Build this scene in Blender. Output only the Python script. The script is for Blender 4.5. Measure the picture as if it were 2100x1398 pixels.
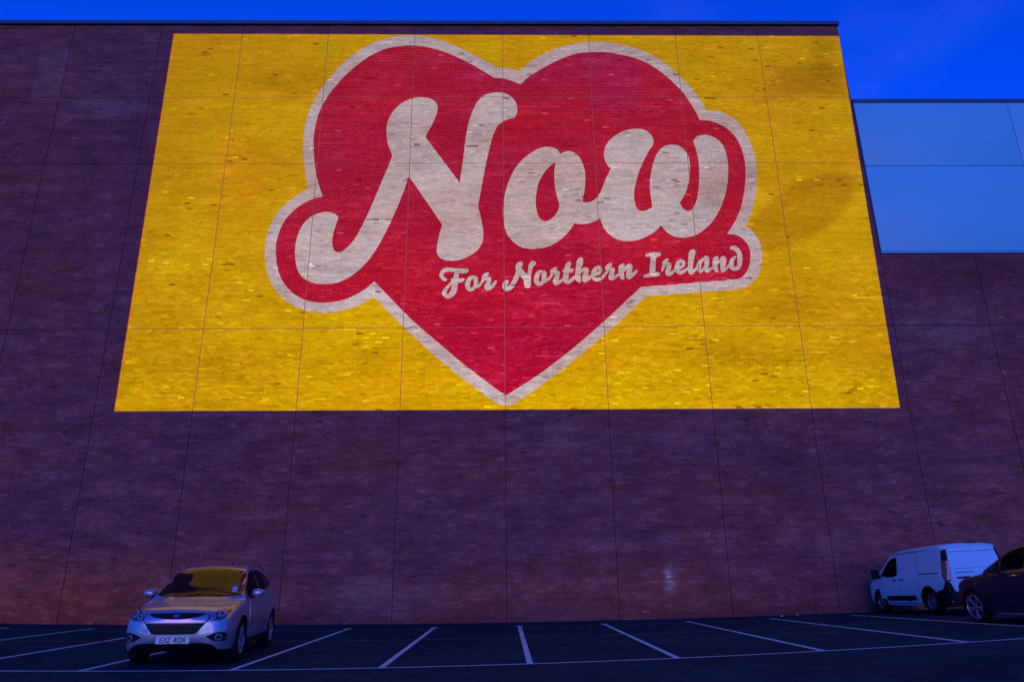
import bpy, bmesh, math, random
from mathutils import Vector, Matrix, noise
from mathutils.bvhtree import BVHTree
from mathutils.geometry import tessellate_polygon

random.seed(7)
scene = bpy.context.scene
for o in list(bpy.data.objects):
    bpy.data.objects.remove(o, do_unlink=True)
COL = scene.collection
R = math.radians

# ---------------------------------------------------------------- camera
cam_d = bpy.data.cameras.new('camera')
cam = bpy.data.objects.new('camera', cam_d)
COL.objects.link(cam)
scene.camera = cam
cam_d.sensor_width = 36.0
cam_d.lens = 1459.6 / 2100 * 36.0
cam_d.clip_end = 5000
CAM = Vector((-0.1146, -22.9439, 1.3522))
rt = Vector((0.99987131, -0.01249527, -0.0100616))
up = Vector((0.00564709, -0.31290451, 0.9497678))
fw = Vector((0.01501593, 0.94970239, 0.31279368))
m = Matrix((rt, up, -fw)).transposed().to_4x4()
m.translation = CAM
cam.matrix_world = m

# ---------------------------------------------------------------- sky, dusk glow, projector
SUN_EL, SUN_ROT = 6.0, 178.0
world = bpy.data.worlds.new('World')
scene.world = world
world.use_nodes = True
nt = world.node_tree
nt.nodes.clear()
wo = nt.nodes.new('ShaderNodeOutputWorld')
bg = nt.nodes.new('ShaderNodeBackground')
sky = nt.nodes.new('ShaderNodeTexSky')
sky.sky_type = 'NISHITA'
sky.sun_disc = False
sky.sun_elevation = R(SUN_EL)
sky.sun_rotation = R(SUN_ROT)
sky.altitude = 0
sky.air_density = 1.0
sky.dust_density = 0.2
sky.ozone_density = 6.0
tint = nt.nodes.new('ShaderNodeMix'); tint.data_type = 'RGBA'; tint.blend_type = 'MULTIPLY'
tint.inputs[0].default_value = 1.0
tint.inputs[7].default_value = (0.030, 0.77, 3.35, 1)       # tungsten white balance of the dusk shot
# thin dusk cloud veil
tc = nt.nodes.new('ShaderNodeTexCoord')
mp = nt.nodes.new('ShaderNodeMapping'); mp.inputs['Scale'].default_value = (2.2, 2.2, 7.0)
nz = nt.nodes.new('ShaderNodeTexNoise'); nz.inputs['Scale'].default_value = 1.6; nz.inputs['Detail'].default_value = 5
rp = nt.nodes.new('ShaderNodeValToRGB')
rp.color_ramp.elements[0].position = 0.50; rp.color_ramp.elements[0].color = (0, 0, 0, 1)
rp.color_ramp.elements[1].position = 0.85; rp.color_ramp.elements[1].color = (1, 1, 1, 1)
cl = nt.nodes.new('ShaderNodeMix'); cl.data_type = 'RGBA'; cl.blend_type = 'ADD'
clm = nt.nodes.new('ShaderNodeMath'); clm.operation = 'MULTIPLY'; clm.inputs[1].default_value = 0.25
nt.links.new(tc.outputs['Generated'], mp.inputs['Vector'])
nt.links.new(mp.outputs['Vector'], nz.inputs['Vector'])
nt.links.new(nz.outputs['Fac'], rp.inputs['Fac'])
nt.links.new(rp.outputs['Color'], clm.inputs[0])
nt.links.new(sky.outputs['Color'], tint.inputs[6])
nt.links.new(clm.outputs[0], cl.inputs[0])
nt.links.new(tint.outputs[2], cl.inputs[6])
cl.inputs[7].default_value = (0.6, 0.7, 1.4, 1)
nt.links.new(cl.outputs[2], bg.inputs['Color'])
bg.inputs['Strength'].default_value = 0.15
nt.links.new(bg.outputs[0], wo.inputs['Surface'])

sd = bpy.data.lights.new('sun', 'SUN')
sd.energy = 0.52
sd.angle = R(45)
sd.color = (1.0, 0.50, 0.22)
sun = bpy.data.objects.new('sun', sd); COL.objects.link(sun)
SUN_DIR = Vector((0.03, -0.99, 0.10)).normalized()         # afterglow low behind the camera
sun.rotation_euler = SUN_DIR.to_track_quat('Z', 'Y').to_euler()

# the projector that throws its bright rectangle on the wall, set up behind the camera
PJ = Vector((0.6, -38.0, 2.2))
QUAD = [(-12.90, 21.67), (13.385, 21.58), (13.09, 6.50), (-12.75, 6.57)]
pd = bpy.data.lights.new('projector_light', 'SPOT')
pd.energy = 90000
pd.spot_size = R(100); pd.spot_blend = 0.0
pd.shadow_soft_size = 0.02
pd.color = (1.0, 0.89, 0.93)
pj = bpy.data.objects.new('projector_light', pd); COL.objects.link(pj)
pj.location = PJ
pj.rotation_euler = (R(90), 0, 0)
pd.use_nodes = True
lt = pd.node_tree
lt.nodes.clear()
lo = lt.nodes.new('ShaderNodeOutputLight')
em = lt.nodes.new('ShaderNodeEmission')
ltc = lt.nodes.new('ShaderNodeTexCoord')
sep = lt.nodes.new('ShaderNodeSeparateXYZ')
lt.links.new(ltc.outputs['Normal'], sep.inputs[0])
def lmath(op, a, b=None):
    n = lt.nodes.new('ShaderNodeMath'); n.operation = op
    for i, s in enumerate((a, b)):
        if s is None: continue
        if isinstance(s, (int, float)): n.inputs[i].default_value = s
        else: lt.links.new(s, n.inputs[i])
    return n.outputs[0]
az = lmath('ABSOLUTE', sep.outputs[2])
PX = lmath('DIVIDE', sep.outputs[0], az)
PZ = lmath('DIVIDE', sep.outputs[1], az)
def gate(ex_l, ex_r, ex_t, ex_b):
    q = [(x, z) for x, z in QUAD]
    q[0] = (q[0][0] - ex_l, q[0][1] + ex_t); q[1] = (q[1][0] + ex_r, q[1][1] + ex_t)
    q[2] = (q[2][0] + ex_r, q[2][1] - ex_b); q[3] = (q[3][0] - ex_l, q[3][1] - ex_b)
    D = -PJ.y
    uv = [((x - PJ.x) / D, (z - PJ.z) / D) for x, z in q]
    out = None
    for i in range(4):                      # inside = right of each clockwise edge
        (x0, z0), (x1, z1) = uv[i], uv[(i + 1) % 4]
        ex, ez = x1 - x0, z1 - z0
        L = math.hypot(ex, ez)
        nx, nz_ = ez / L, -ex / L
        d = lmath('ADD', lmath('MULTIPLY', PX, nx), lmath('MULTIPLY', PZ, nz_))
        g = lmath('GREATER_THAN', d, nx * x0 + nz_ * z0)
        out = g if out is None else lmath('MULTIPLY', out, g)
    return out
cmb = lt.nodes.new('ShaderNodeCombineColor')
lt.links.new(gate(.022, 0.0, .015, 0.0), cmb.inputs[0])
lt.links.new(gate(0.0, 0.0, 0.0, 0.0), cmb.inputs[1])
lt.links.new(gate(0.0, .02, 0.0, 0.0), cmb.inputs[2])
lt.links.new(cmb.outputs[0], em.inputs['Color'])
em.inputs['Strength'].default_value = 1.0
lt.links.new(em.outputs[0], lo.inputs[0])

vs = scene.view_settings
vs.view_transform = 'Standard'
vs.look = 'None'
vs.exposure = 0.0
vs.gamma = 1.0
vs.use_curve_mapping = False
scene.render.engine = 'CYCLES'
scene.render.resolution_x = 1024
scene.render.resolution_y = 681
scene.cycles.max_bounces = 6

# ---------------------------------------------------------------- helpers
def link(o, parent=None):
    COL.objects.link(o)
    if parent is not None: o.parent = parent
    return o
def tag(o, label=None, cat=None, group=None, kind=None):
    if label: o['label'] = label
    if cat: o['category'] = cat
    if group: o['group'] = group
    if kind: o['kind'] = kind
    return o
def empty(name, loc=(0, 0, 0), rot=(0, 0, 0)):
    o = bpy.data.objects.new(name, None)
    o.location = loc; o.rotation_euler = rot
    o.empty_display_size = 0.3
    return link(o)
def mesh_obj(name, verts, faces, mat, parent=None, smooth=False, angle=35):
    me = bpy.data.meshes.new(name)
    me.from_pydata([tuple(v) for v in verts], [], faces)
    me.update()
    if mat: me.materials.append(mat)
    o = bpy.data.objects.new(name, me)
    link(o, parent)
    if smooth: shade(me, angle)
    return o
def shade(me, angle=35):
    me.polygons.foreach_set('use_smooth', [True] * len(me.polygons))
    me.set_sharp_from_angle(angle=R(angle))
def bm_obj(name, bm, mat, parent=None, smooth=True, angle=35):
    me = bpy.data.meshes.new(name)
    bmesh.ops.recalc_face_normals(bm, faces=bm.faces)
    bm.to_mesh(me); bm.free()
    if mat: me.materials.append(mat)
    o = bpy.data.objects.new(name, me)
    link(o, parent)
    if smooth: shade(me, angle)
    return o
def box(bm, x0, x1, y0, y1, z0, z1):
    vs_ = [bm.verts.new(p) for p in ((x0, y0, z0), (x1, y0, z0), (x1, y1, z0), (x0, y1, z0), (x0, y0, z1), (x1, y0, z1), (x1, y1, z1), (x0, y1, z1))]
    for f in ((0, 3, 2, 1), (4, 5, 6, 7), (0, 1, 5, 4), (1, 2, 6, 5), (2, 3, 7, 6), (3, 0, 4, 7)):
        bm.faces.new([vs_[i] for i in f])
def box_obj(name, b, mat, parent=None, bevel=0):
    bm = bmesh.new(); box(bm, *b)
    if bevel: bmesh.ops.bevel(bm, geom=bm.edges[:], offset=bevel, segments=2, affect='EDGES', profile=0.5)
    return bm_obj(name, bm, mat, parent, smooth=bool(bevel))

# ---------------------------------------------------------------- materials
def new_mat(name):
    mt = bpy.data.materials.new(name); mt.use_nodes = True
    return mt, mt.node_tree, mt.node_tree.nodes['Principled BSDF']
def simple(name, col, rough=0.5, metal=0.0, spec=0.5, coat=0.0, noise_amt=0.0, noise_scale=8.0, ior=None):
    mt, t, b = new_mat(name)
    b.inputs['Base Color'].default_value = (*col, 1)
    b.inputs['Roughness'].default_value = rough
    b.inputs['Metallic'].default_value = metal
    b.inputs['Specular IOR Level'].default_value = spec
    b.inputs['Coat Weight'].default_value = coat
    b.inputs['Coat Roughness'].default_value = 0.04
    if ior: b.inputs['IOR'].default_value = ior
    if noise_amt:
        c = t.nodes.new('ShaderNodeTexCoord')
        n = t.nodes.new('ShaderNodeTexNoise'); n.inputs['Scale'].default_value = noise_scale; n.inputs['Detail'].default_value = 6
        mr = t.nodes.new('ShaderNodeMapRange')
        mr.inputs[3].default_value = 1 - noise_amt; mr.inputs[4].default_value = 1 + noise_amt
        mx = t.nodes.new('ShaderNodeMix'); mx.data_type = 'RGBA'; mx.blend_type = 'MULTIPLY'; mx.inputs[0].default_value = 1
        mx.inputs[6].default_value = (*col, 1)
        t.links.new(c.outputs['Object'], n.inputs['Vector'])
        t.links.new(n.outputs['Fac'], mr.inputs[0])
        t.links.new(mr.outputs[0], mx.inputs[7])
        t.links.new(mx.outputs[2], b.inputs['Base Color'])
    return mt
def node_mul(t, a, bsock):
    n = t.nodes.new('ShaderNodeMath'); n.operation = 'MULTIPLY'
    t.links.new(a, n.inputs[0])
    if isinstance(bsock, (int, float)): n.inputs[1].default_value = bsock
    else: t.links.new(bsock, n.inputs[1])
    return n.outputs[0]
def toned(name, stops, hue_col, hue_amt, rough=0.85, stains=(), fine=0.25, spec=0.2, broad=.09):
    """colour from the per-brick attributes tone and hue, plus weathering noise and stains given as
    ellipses on the wall (x, z, rx, rz, angle, soft, multiplier)"""
    mt, t, b = new_mat(name)
    at = t.nodes.new('ShaderNodeAttribute'); at.attribute_name = 'tone'
    ah = t.nodes.new('ShaderNodeAttribute'); ah.attribute_name = 'hue'
    ramp = t.nodes.new('ShaderNodeValToRGB')
    cr = ramp.color_ramp
    while len(cr.elements) < len(stops): cr.elements.new(0.5)
    for e, (p, c) in zip(cr.elements, stops): e.position = p; e.color = (*c, 1)
    t.links.new(at.outputs['Fac'], ramp.inputs['Fac'])
    hm = t.nodes.new('ShaderNodeMix'); hm.data_type = 'RGBA'; hm.blend_type = 'MULTIPLY'
    t.links.new(node_mul(t, ah.outputs['Fac'], hue_amt), hm.inputs[0])
    t.links.new(ramp.outputs['Color'], hm.inputs[6]); hm.inputs[7].default_value = (*hue_col, 1)
    geo = t.nodes.new('ShaderNodeNewGeometry')
    n1 = t.nodes.new('ShaderNodeTexNoise'); n1.inputs['Scale'].default_value = 9.0; n1.inputs['Detail'].default_value = 8; n1.inputs['Roughness'].default_value = 0.7
    mr = t.nodes.new('ShaderNodeMapRange'); mr.inputs[1].default_value = .3; mr.inputs[2].default_value = .7
    mr.inputs[3].default_value = 1 - fine; mr.inputs[4].default_value = 1 + fine
    t.links.new(geo.outputs['Position'], n1.inputs['Vector'])
    t.links.new(n1.outputs['Fac'], mr.inputs[0])
    mx = t.nodes.new('ShaderNodeMix'); mx.data_type = 'RGBA'; mx.blend_type = 'MULTIPLY'; mx.inputs[0].default_value = 1
    t.links.new(hm.outputs[2], mx.inputs[6]); t.links.new(mr.outputs[0], mx.inputs[7])
    n2 = t.nodes.new('ShaderNodeTexNoise'); n2.inputs['Scale'].default_value = 4.5; n2.inputs['Detail'].default_value = 8; n2.inputs['Roughness'].default_value = .7
    t.links.new(geo.outputs['Position'], n2.inputs['Vector'])
    mpn = t.nodes.new('ShaderNodeMapping'); mpn.inputs['Scale'].default_value = (.55, 1, 1.6)
    n4 = t.nodes.new('ShaderNodeTexNoise'); n4.inputs['Scale'].default_value = 1.5; n4.inputs['Detail'].default_value = 6; n4.inputs['Roughness'].default_value = .65
    t.links.new(geo.outputs['Position'], mpn.inputs['Vector']); t.links.new(mpn.outputs[0], n4.inputs['Vector'])
    r4 = t.nodes.new('ShaderNodeMapRange'); r4.inputs[1].default_value = .32; r4.inputs[2].default_value = .68
    r4.inputs[3].default_value = 1 - broad; r4.inputs[4].default_value = 1 + broad
    t.links.new(n4.outputs['Fac'], r4.inputs[0])
    m4 = t.nodes.new('ShaderNodeMix'); m4.data_type = 'RGBA'; m4.blend_type = 'MULTIPLY'; m4.inputs[0].default_value = 1
    t.links.new(mx.outputs[2], m4.inputs[6]); t.links.new(r4.outputs[0], m4.inputs[7])
    last = m4.outputs[2]
    for (sx, sz, rx, rz, ang, soft, mul, *boxy) in stains:
        mp_ = t.nodes.new('ShaderNodeMapping'); mp_.vector_type = 'TEXTURE'
        mp_.inputs['Location'].default_value = (sx, 0, sz); mp_.inputs['Rotation'].default_value = (0, -R(ang), 0)
        mp_.inputs['Scale'].default_value = (rx, 1000, rz)
        t.links.new(geo.outputs['Position'], mp_.inputs['Vector'])
        ln = t.nodes.new('ShaderNodeVectorMath'); ln.operation = 'LENGTH'
        t.links.new(mp_.outputs[0], ln.inputs[0])
        dist = ln.outputs['Value']
        if boxy:
            ab = t.nodes.new('ShaderNodeVectorMath'); ab.operation = 'ABSOLUTE'
            sx_ = t.nodes.new('ShaderNodeSeparateXYZ'); mxm = t.nodes.new('ShaderNodeMath'); mxm.operation = 'MAXIMUM'
            t.links.new(mp_.outputs[0], ab.inputs[0]); t.links.new(ab.outputs[0], sx_.inputs[0])
            t.links.new(sx_.outputs[0], mxm.inputs[0]); t.links.new(sx_.outputs[2], mxm.inputs[1]); dist = mxm.outputs[0]
        ad = t.nodes.new('ShaderNodeMath'); ad.operation = 'MULTIPLY_ADD'
        t.links.new(n2.outputs['Fac'], ad.inputs[0]); ad.inputs[1].default_value = soft; t.links.new(dist, ad.inputs[2])
        sr = t.nodes.new('ShaderNodeMapRange'); sr.interpolation_type = 'SMOOTHSTEP'
        sr.inputs[1].default_value = 1.0 - soft * .5; sr.inputs[2].default_value = 1.0 + soft * 1.2
        sr.inputs[3].default_value = 1.0; sr.inputs[4].default_value = 0.0
        t.links.new(ad.outputs[0], sr.inputs[0])
        sm = t.nodes.new('ShaderNodeMix'); sm.data_type = 'RGBA'; sm.blend_type = 'MULTIPLY'
        t.links.new(sr.outputs[0], sm.inputs[0]); t.links.new(last, sm.inputs[6]); sm.inputs[7].default_value = (*mul, 1)
        last = sm.outputs[2]
    t.links.new(last, b.inputs['Base Color'])
    b.inputs['Roughness'].default_value = rough
    b.inputs['Specular IOR Level'].default_value = spec
    return mt

WALL_STAINS = [(-17.35, 19.8, .55, 1.35, 0, .25, (1.12, 1.45, 1.4), 1), (-15.35, 18.25, 1.5, .5, 0, .35, (1.1, 1.4, 1.35), 1),
               (-15.0, 19.9, 1.5, 1.1, 0, 1.2, (1.0, 1.2, 1.2)), (5.02, 1.16, .17, .27, 0, 1.6, (1.9, 4.2, 3.8)), (4.95, 1.35, .10, .14, 20, .8, (1.5, 2.0, 1.9)), (3.2, 2.2, 1.4, .2, 0, 1.3, (1.15, 1.5, 1.4)),
               (6.2, 2.5, .8, .1, 0, 1.0, (1.3, 1.6, 1.4)), (15.2, 9.4, 1.8, .9, 20, 1.2, (1.1, 1.4, 1.4)),
               (17.0, 11.4, 3.0, 1.0, 0, .9, (.75, .7, .7)), (-3.6, .75, 1.8, .5, 0, 1.4, (1.2, 1.5, 1.4)),
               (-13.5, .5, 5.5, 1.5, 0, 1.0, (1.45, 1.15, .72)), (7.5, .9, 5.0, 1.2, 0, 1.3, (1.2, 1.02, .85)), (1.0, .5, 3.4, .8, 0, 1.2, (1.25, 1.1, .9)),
               (-2.2, 1.6, .9, .5, 0, 1.3, (.75, .8, .9)), (8.8, 4.2, 1.1, .7, 0, 1.3, (.75, .8, .8)), (-6.0, 4.0, 2.5, .5, 0, 1.5, (.85, .9, .95)),
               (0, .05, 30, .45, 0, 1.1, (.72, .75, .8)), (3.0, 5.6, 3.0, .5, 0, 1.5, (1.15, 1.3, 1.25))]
M_BRICK = toned('red_brick', [(0.0, (.20, .06, .045)), (0.3, (.32, .088, .058)), (0.62, (.42, .115, .070)), (0.85, (.47, .15, .09)), (1.0, (.5, .20, .12))],
                (.72, .95, 1.5), .8, stains=WALL_STAINS, broad=.34)
M_MORTAR = simple('mortar', (.20, .07, .05), .95, noise_amt=.3, noise_scale=3)
M_CORE = simple('joint_sealant', (.12, .040, .034), .9)
YELLOW_ST = [(10.8, 13.8, 2.55, 1.0, 33, .16, (.80, .70, .8)), (12.6, 20.5, .45, 1.2, -12, 1.1, (.78, .72, .8)),
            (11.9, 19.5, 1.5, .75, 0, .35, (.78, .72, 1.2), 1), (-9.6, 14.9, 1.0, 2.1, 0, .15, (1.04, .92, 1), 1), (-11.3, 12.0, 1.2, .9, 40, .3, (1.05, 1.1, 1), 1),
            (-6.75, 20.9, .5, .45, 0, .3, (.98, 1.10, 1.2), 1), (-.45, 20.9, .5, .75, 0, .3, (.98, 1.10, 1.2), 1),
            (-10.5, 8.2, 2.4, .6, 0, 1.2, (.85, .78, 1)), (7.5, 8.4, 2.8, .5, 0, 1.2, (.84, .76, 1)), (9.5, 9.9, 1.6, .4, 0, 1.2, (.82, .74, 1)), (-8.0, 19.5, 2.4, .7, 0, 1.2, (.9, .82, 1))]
M_YEL = toned('projected_yellow', [(0.0, (.15, .095, .0)), (0.22, (.29, .185, .0)), (0.6, (.42, .27, .0)), (0.88, (.50, .36, .001)), (1.0, (.60, .50, .003))],
              (1.0, .78, .8), .9, stains=YELLOW_ST, fine=.14, spec=0.0)  # yellow of the projected light, put into the surface colour
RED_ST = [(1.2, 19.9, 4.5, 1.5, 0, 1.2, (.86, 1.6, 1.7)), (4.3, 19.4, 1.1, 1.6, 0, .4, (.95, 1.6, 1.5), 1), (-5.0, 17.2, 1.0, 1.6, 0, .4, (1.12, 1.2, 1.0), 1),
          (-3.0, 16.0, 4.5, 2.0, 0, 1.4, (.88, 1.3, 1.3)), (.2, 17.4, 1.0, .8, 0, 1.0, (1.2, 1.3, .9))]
M_RED = toned('projected_crimson', [(0.0, (.18, .0, .006)), (0.25, (.235, .0, .009)), (0.6, (.31, .0004, .013)), (0.88, (.41, .010, .025)), (1.0, (.48, .022, .04))],
              (.80, 1, 1.5), .8, stains=RED_ST, fine=.14, spec=0.0)  # red projected light given as a brick colour
M_WHT = toned('projected_white', [(0.0, (.10, .08, .07)), (0.22, (.22, .165, .125)), (0.6, (.345, .318, .24)), (0.86, (.43, .405, .32)), (1.0, (.52, .50, .40))],
              (1.0, .83, .76), .9, stains=[(8.4, 14.8, 1.3, 1.3, 40, .3, (.9, .82, .8), 1), (-5.5, 11.5, 2.5, 2.5, 25, .4, (1.05, 1.05, 1.05), 1)], fine=.16, spec=.0)  # white projected light laid on as colour
M_CLAD = simple('pale_cladding', (.21, .88, .86), .42, noise_amt=.08, noise_scale=.35)
M_COPE = simple('coping_metal', (.05, .12, .16), .45, metal=0.2)
M_TRIM = simple('trim_metal', (.35, .7, .75), .4, metal=.2)

def asphalt():
    mt, t, b = new_mat('asphalt')
    c = t.nodes.new('ShaderNodeNewGeometry')
    n1 = t.nodes.new('ShaderNodeTexNoise'); n1.inputs['Scale'].default_value = 0.35; n1.inputs['Detail'].default_value = 6
    n2 = t.nodes.new('ShaderNodeTexNoise'); n2.inputs['Scale'].default_value = 90; n2.inputs['Detail'].default_value = 3
    r1 = t.nodes.new('ShaderNodeValToRGB')
    r1.color_ramp.elements[0].position = .36; r1.color_ramp.elements[0].color = (.006, .030, .040, 1)
    r1.color_ramp.elements[1].position = .66; r1.color_ramp.elements[1].color = (.011, .047, .058, 1)
    r2 = t.nodes.new('ShaderNodeMapRange'); r2.inputs[1].default_value = .3; r2.inputs[2].default_value = .75; r2.inputs[3].default_value = .55; r2.inputs[4].default_value = 1.7
    mx = t.nodes.new('ShaderNodeMix'); mx.data_type = 'RGBA'; mx.blend_type = 'MULTIPLY'; mx.inputs[0].default_value = 1
    bp = t.nodes.new('ShaderNodeBump'); bp.inputs['Strength'].default_value = .5; bp.inputs['Distance'].default_value = .01
    t.links.new(c.outputs['Position'], n1.inputs['Vector']); t.links.new(c.outputs['Position'], n2.inputs['Vector'])
    t.links.new(n1.outputs['Fac'], r1.inputs['Fac']); t.links.new(n2.outputs['Fac'], r2.inputs[0])
    t.links.new(r1.outputs[0], mx.inputs[6]); t.links.new(r2.outputs[0], mx.inputs[7])
    n3 = t.nodes.new('ShaderNodeTexNoise'); n3.inputs['Scale'].default_value = 2.3; n3.inputs['Detail'].default_value = 7; n3.inputs['Roughness'].default_value = .65
    r3 = t.nodes.new('ShaderNodeMapRange'); r3.inputs[1].default_value = .35; r3.inputs[2].default_value = .65; r3.inputs[3].default_value = .68; r3.inputs[4].default_value = 1.3
    m3 = t.nodes.new('ShaderNodeMix'); m3.data_type = 'RGBA'; m3.blend_type = 'MULTIPLY'; m3.inputs[0].default_value = 1
    t.links.new(c.outputs['Position'], n3.inputs['Vector']); t.links.new(n3.outputs['Fac'], r3.inputs[0])
    t.links.new(mx.outputs[2], m3.inputs[6]); t.links.new(r3.outputs[0], m3.inputs[7])
    t.links.new(m3.outputs[2], b.inputs['Base Color'])
    t.links.new(n2.outputs['Fac'], bp.inputs['Height']); t.links.new(bp.outputs[0], b.inputs['Normal'])
    b.inputs['Roughness'].default_value = .9; b.inputs['Specular IOR Level'].default_value = .07
    return mt
M_ASPH = asphalt()
def line_paint(name, col, thr):
    mt, t, b = new_mat(name)
    c = t.nodes.new('ShaderNodeNewGeometry')
    n = t.nodes.new('ShaderNodeTexNoise'); n.inputs['Scale'].default_value = 14; n.inputs['Detail'].default_value = 8; n.inputs['Roughness'].default_value = .7
    r = t.nodes.new('ShaderNodeValToRGB')
    r.color_ramp.elements[0].position = thr; r.color_ramp.elements[0].color = (.03, .036, .034, 1)
    r.color_ramp.elements[1].position = thr + .12; r.color_ramp.elements[1].color = (*col, 1)
    t.links.new(c.outputs['Position'], n.inputs['Vector']); t.links.new(n.outputs['Fac'], r.inputs['Fac'])
    t.links.new(r.outputs[0], b.inputs['Base Color']); b.inputs['Roughness'].default_value = .8
    return mt
M_LINE = line_paint('white_line_paint', (.52, .74, .68), .34)
M_WORN = line_paint('worn_line_paint', (.16, .15, .12), .42)

# ---------------------------------------------------------------- ground and markings
def gz(x, y=-5.0):
    # the car park falls gently towards the middle of the picture and away from the camera
    if x > 15: x = 15 + 8 * (1 - math.exp(-(x - 15) / 8))
    if x < -19: x = -19 - 8 * (1 - math.exp((x + 19) / 8))
    t = min(1.25, max(0.0, -y / 10))
    if y < -12.5: t = 1.25 * math.exp((y + 12.5) / 6)
    return .02237 + .00556 * x + .00093 * x * x + (.01088 * x + .00113 * x * x) * t
def fine_x():
    xs = [-2500, -600, -200, -100, -70, -50, -40, -32]
    xs += [-28 + i for i in range(57)]
    return xs + [32, 40, 50, 70, 100, 200, 600, 2500]
xs = fine_x(); ys = [-2500, -600, -150, -60, -40, -34, -30, -27, -24, -21, -18, -16, -14, -13, -12.5, -10, -7.5, -5, -2.5, 0, 0.3]
gv = [(x, y, gz(x, y)) for y in ys for x in xs]
gf = [(j * len(xs) + i, j * len(xs) + i + 1, (j + 1) * len(xs) + i + 1, (j + 1) * len(xs) + i) for j in range(len(ys) - 1) for i in range(len(xs) - 1)]
ground = tag(mesh_obj('car_park_ground', gv, gf, M_ASPH, smooth=True), 'dark asphalt car park surface in front of the wall', None, kind='structure')
# ground behind the building carries on to the horizon, below the building
ys2 = [0.3, 60, 600, 2500]
gv = [(x, y, gz(x, y)) for y in ys2 for x in xs]
gf = [(j * len(xs) + i, j * len(xs) + i + 1, (j + 1) * len(xs) + i + 1, (j + 1) * len(xs) + i) for j in range(len(ys2) - 1) for i in range(len(xs) - 1)]
tag(mesh_obj('ground', gv, gf, M_ASPH, smooth=True), 'ground carrying on behind the building', None, kind='structure')

def strip(name, x0, y0, x1, y1, w, mat, lift=.004, parent=None):
    d = Vector((x1 - x0, y1 - y0)); L = d.length; d.normalize(); nrm = Vector((-d.y, d.x)) * w / 2
    n = max(1, int(L / .25))
    v = []; f = []
    for i in range(n + 1):
        p = Vector((x0, y0)) + d * (L * i / n)
        for s in (-1, 1):
            q = p + nrm * s
            v.append((q.x, q.y, gz(q.x, q.y) + lift))
    for i in range(n): f.append((2 * i, 2 * i + 2, 2 * i + 3, 2 * i + 1))
    return mesh_obj(name, v, f, mat, parent)
BX0, BW, YF, YM, YN = 0.3103, 2.3475, -1.71, -5.68, -10.73
lines = empty('bay_markings')
tag(lines, 'white painted parking bay lines on the dark asphalt', None, kind='structure')
for k in range(-9, 10):
    x = BX0 + k * BW
    strip('bay_line', x + .03, YF - .42, x, YN + .05, .10, M_LINE, .004, lines)
    strip('line_stub', x + .03, YF + .02, x + .03, YF - .36, .16, M_LINE, .004, lines)
strip('aisle_line', -30, YN, 30, YN, .085, M_LINE, .008, lines)
strip('middle_line', -30, YM, 30, YM, .09, M_WORN, .008, lines)
strip('back_line', -30, YF - .85, 30, YF - .85, .07, M_WORN, .008, lines)

# ---------------------------------------------------------------- the brick building
JX = [-27, -23.6, -20.2, -16.8, -13.41, -10.215, -6.85, -3.455, 0.0, 3.405, 6.85, 10.13, 13.40, 16.75, 20.1, 23.5, 27]
JZ = [-0.5, 2.747, 9.397, 15.818, 18.704, 22.07]
CLX, CLZ = 13.40, 12.10
GAP = .0095
VGAP = [.0, .003, .0105, .0105, .0105, .0105]              # the lowest cross joint is nearly closed
bld = empty('brick_building', (0, 0, 0))
tag(bld, 'huge windowless red brick hall with panel joints and a heart projected on it', 'building')
bm = bmesh.new(); box(bm, -27, 13.40, .016, 14, -0.5, 22.07); bm_obj('hall_wall', bm, M_CORE, bld, smooth=False)
bm = bmesh.new(); box(bm, 13.402, 27, .016, 14, -0.5, 18.44); bm_obj('low_wall', bm, M_CORE, bld, smooth=False)

def rows_of(z0, z1):
    n = max(1, round((z1 - z0) / .0755))
    return [(z0 + (z1 - z0) * i / n, z0 + (z1 - z0) * (i + 1) / n) for i in range(n)]
def hsh(*a):
    r = random.Random(hash(a)); return r
def tone_of(x, z, rnd):
    N = noise.noise
    a = N(Vector((x * .35, 3.1, z * .9)))
    b_ = N(Vector((x * .9, 7.7, z * 5.0)))
    e = N(Vector((x * 1.2, 12.7, z * 12.5)))
    c = N(Vector((x * .25, 17.7, z * .5)))
    low = max(0, min(1, (13.5 - z) / 6))                  # rougher, more mixed bricks lower down
    t = .57 + .15 * a + .17 * b_ + (.10 + .06 * low) * e + rnd.gauss(0, .055 + .045 * low)
    cl = N(Vector((x * .55, 31.0, z * 1.3)))
    p = .002 + .30 * max(0, cl - .30)
    u = rnd.random()
    if u < p: t = rnd.uniform(.02, .3)
    elif u > 1 - .006 - .16 * low * max(0, e + .02): t = rnd.uniform(.8, 1.0)
    h = min(1, max(0, .5 + .7 * c + .5 * b_ + rnd.gauss(0, .25)))
    return min(1, max(0, t)), h
# every brick of the wall: (x0, x1, z0, z1, tone, hue)
BR = []
COURSES = {}          # (row start) -> bricks, used again for the projected image
panels = []
for r in range(len(JZ) - 1):
    for (z0, z1) in rows_of(JZ[r] + VGAP[r], JZ[r + 1] - VGAP[r + 1]):
        lst = []
        for c in range(len(JX) - 1):
            a, b_ = JX[c] + GAP, JX[c + 1] - GAP
            if a > CLX - .1 and z1 > CLZ: continue
            n = 15; w = (b_ - a) / n
            odd = int(round(z0 / .0755)) % 2
            edges = [a + w * i for i in range(n + 1)] if odd else [a] + [a + w * (i + .5) for i in range(n)] + [b_]
            for i in range(len(edges) - 1):
                x0, x1 = edges[i], edges[i + 1]
                rnd = random.Random(int((x0 + 40) * 1000) * 7919 + int((z0 + 2) * 1000))
                t, h = tone_of((x0 + x1) / 2, (z0 + z1) / 2, rnd)
                lst.append((x0, x1, z0, z1, t, h))
        BR += lst
        COURSES[(z0, z1)] = lst
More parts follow.
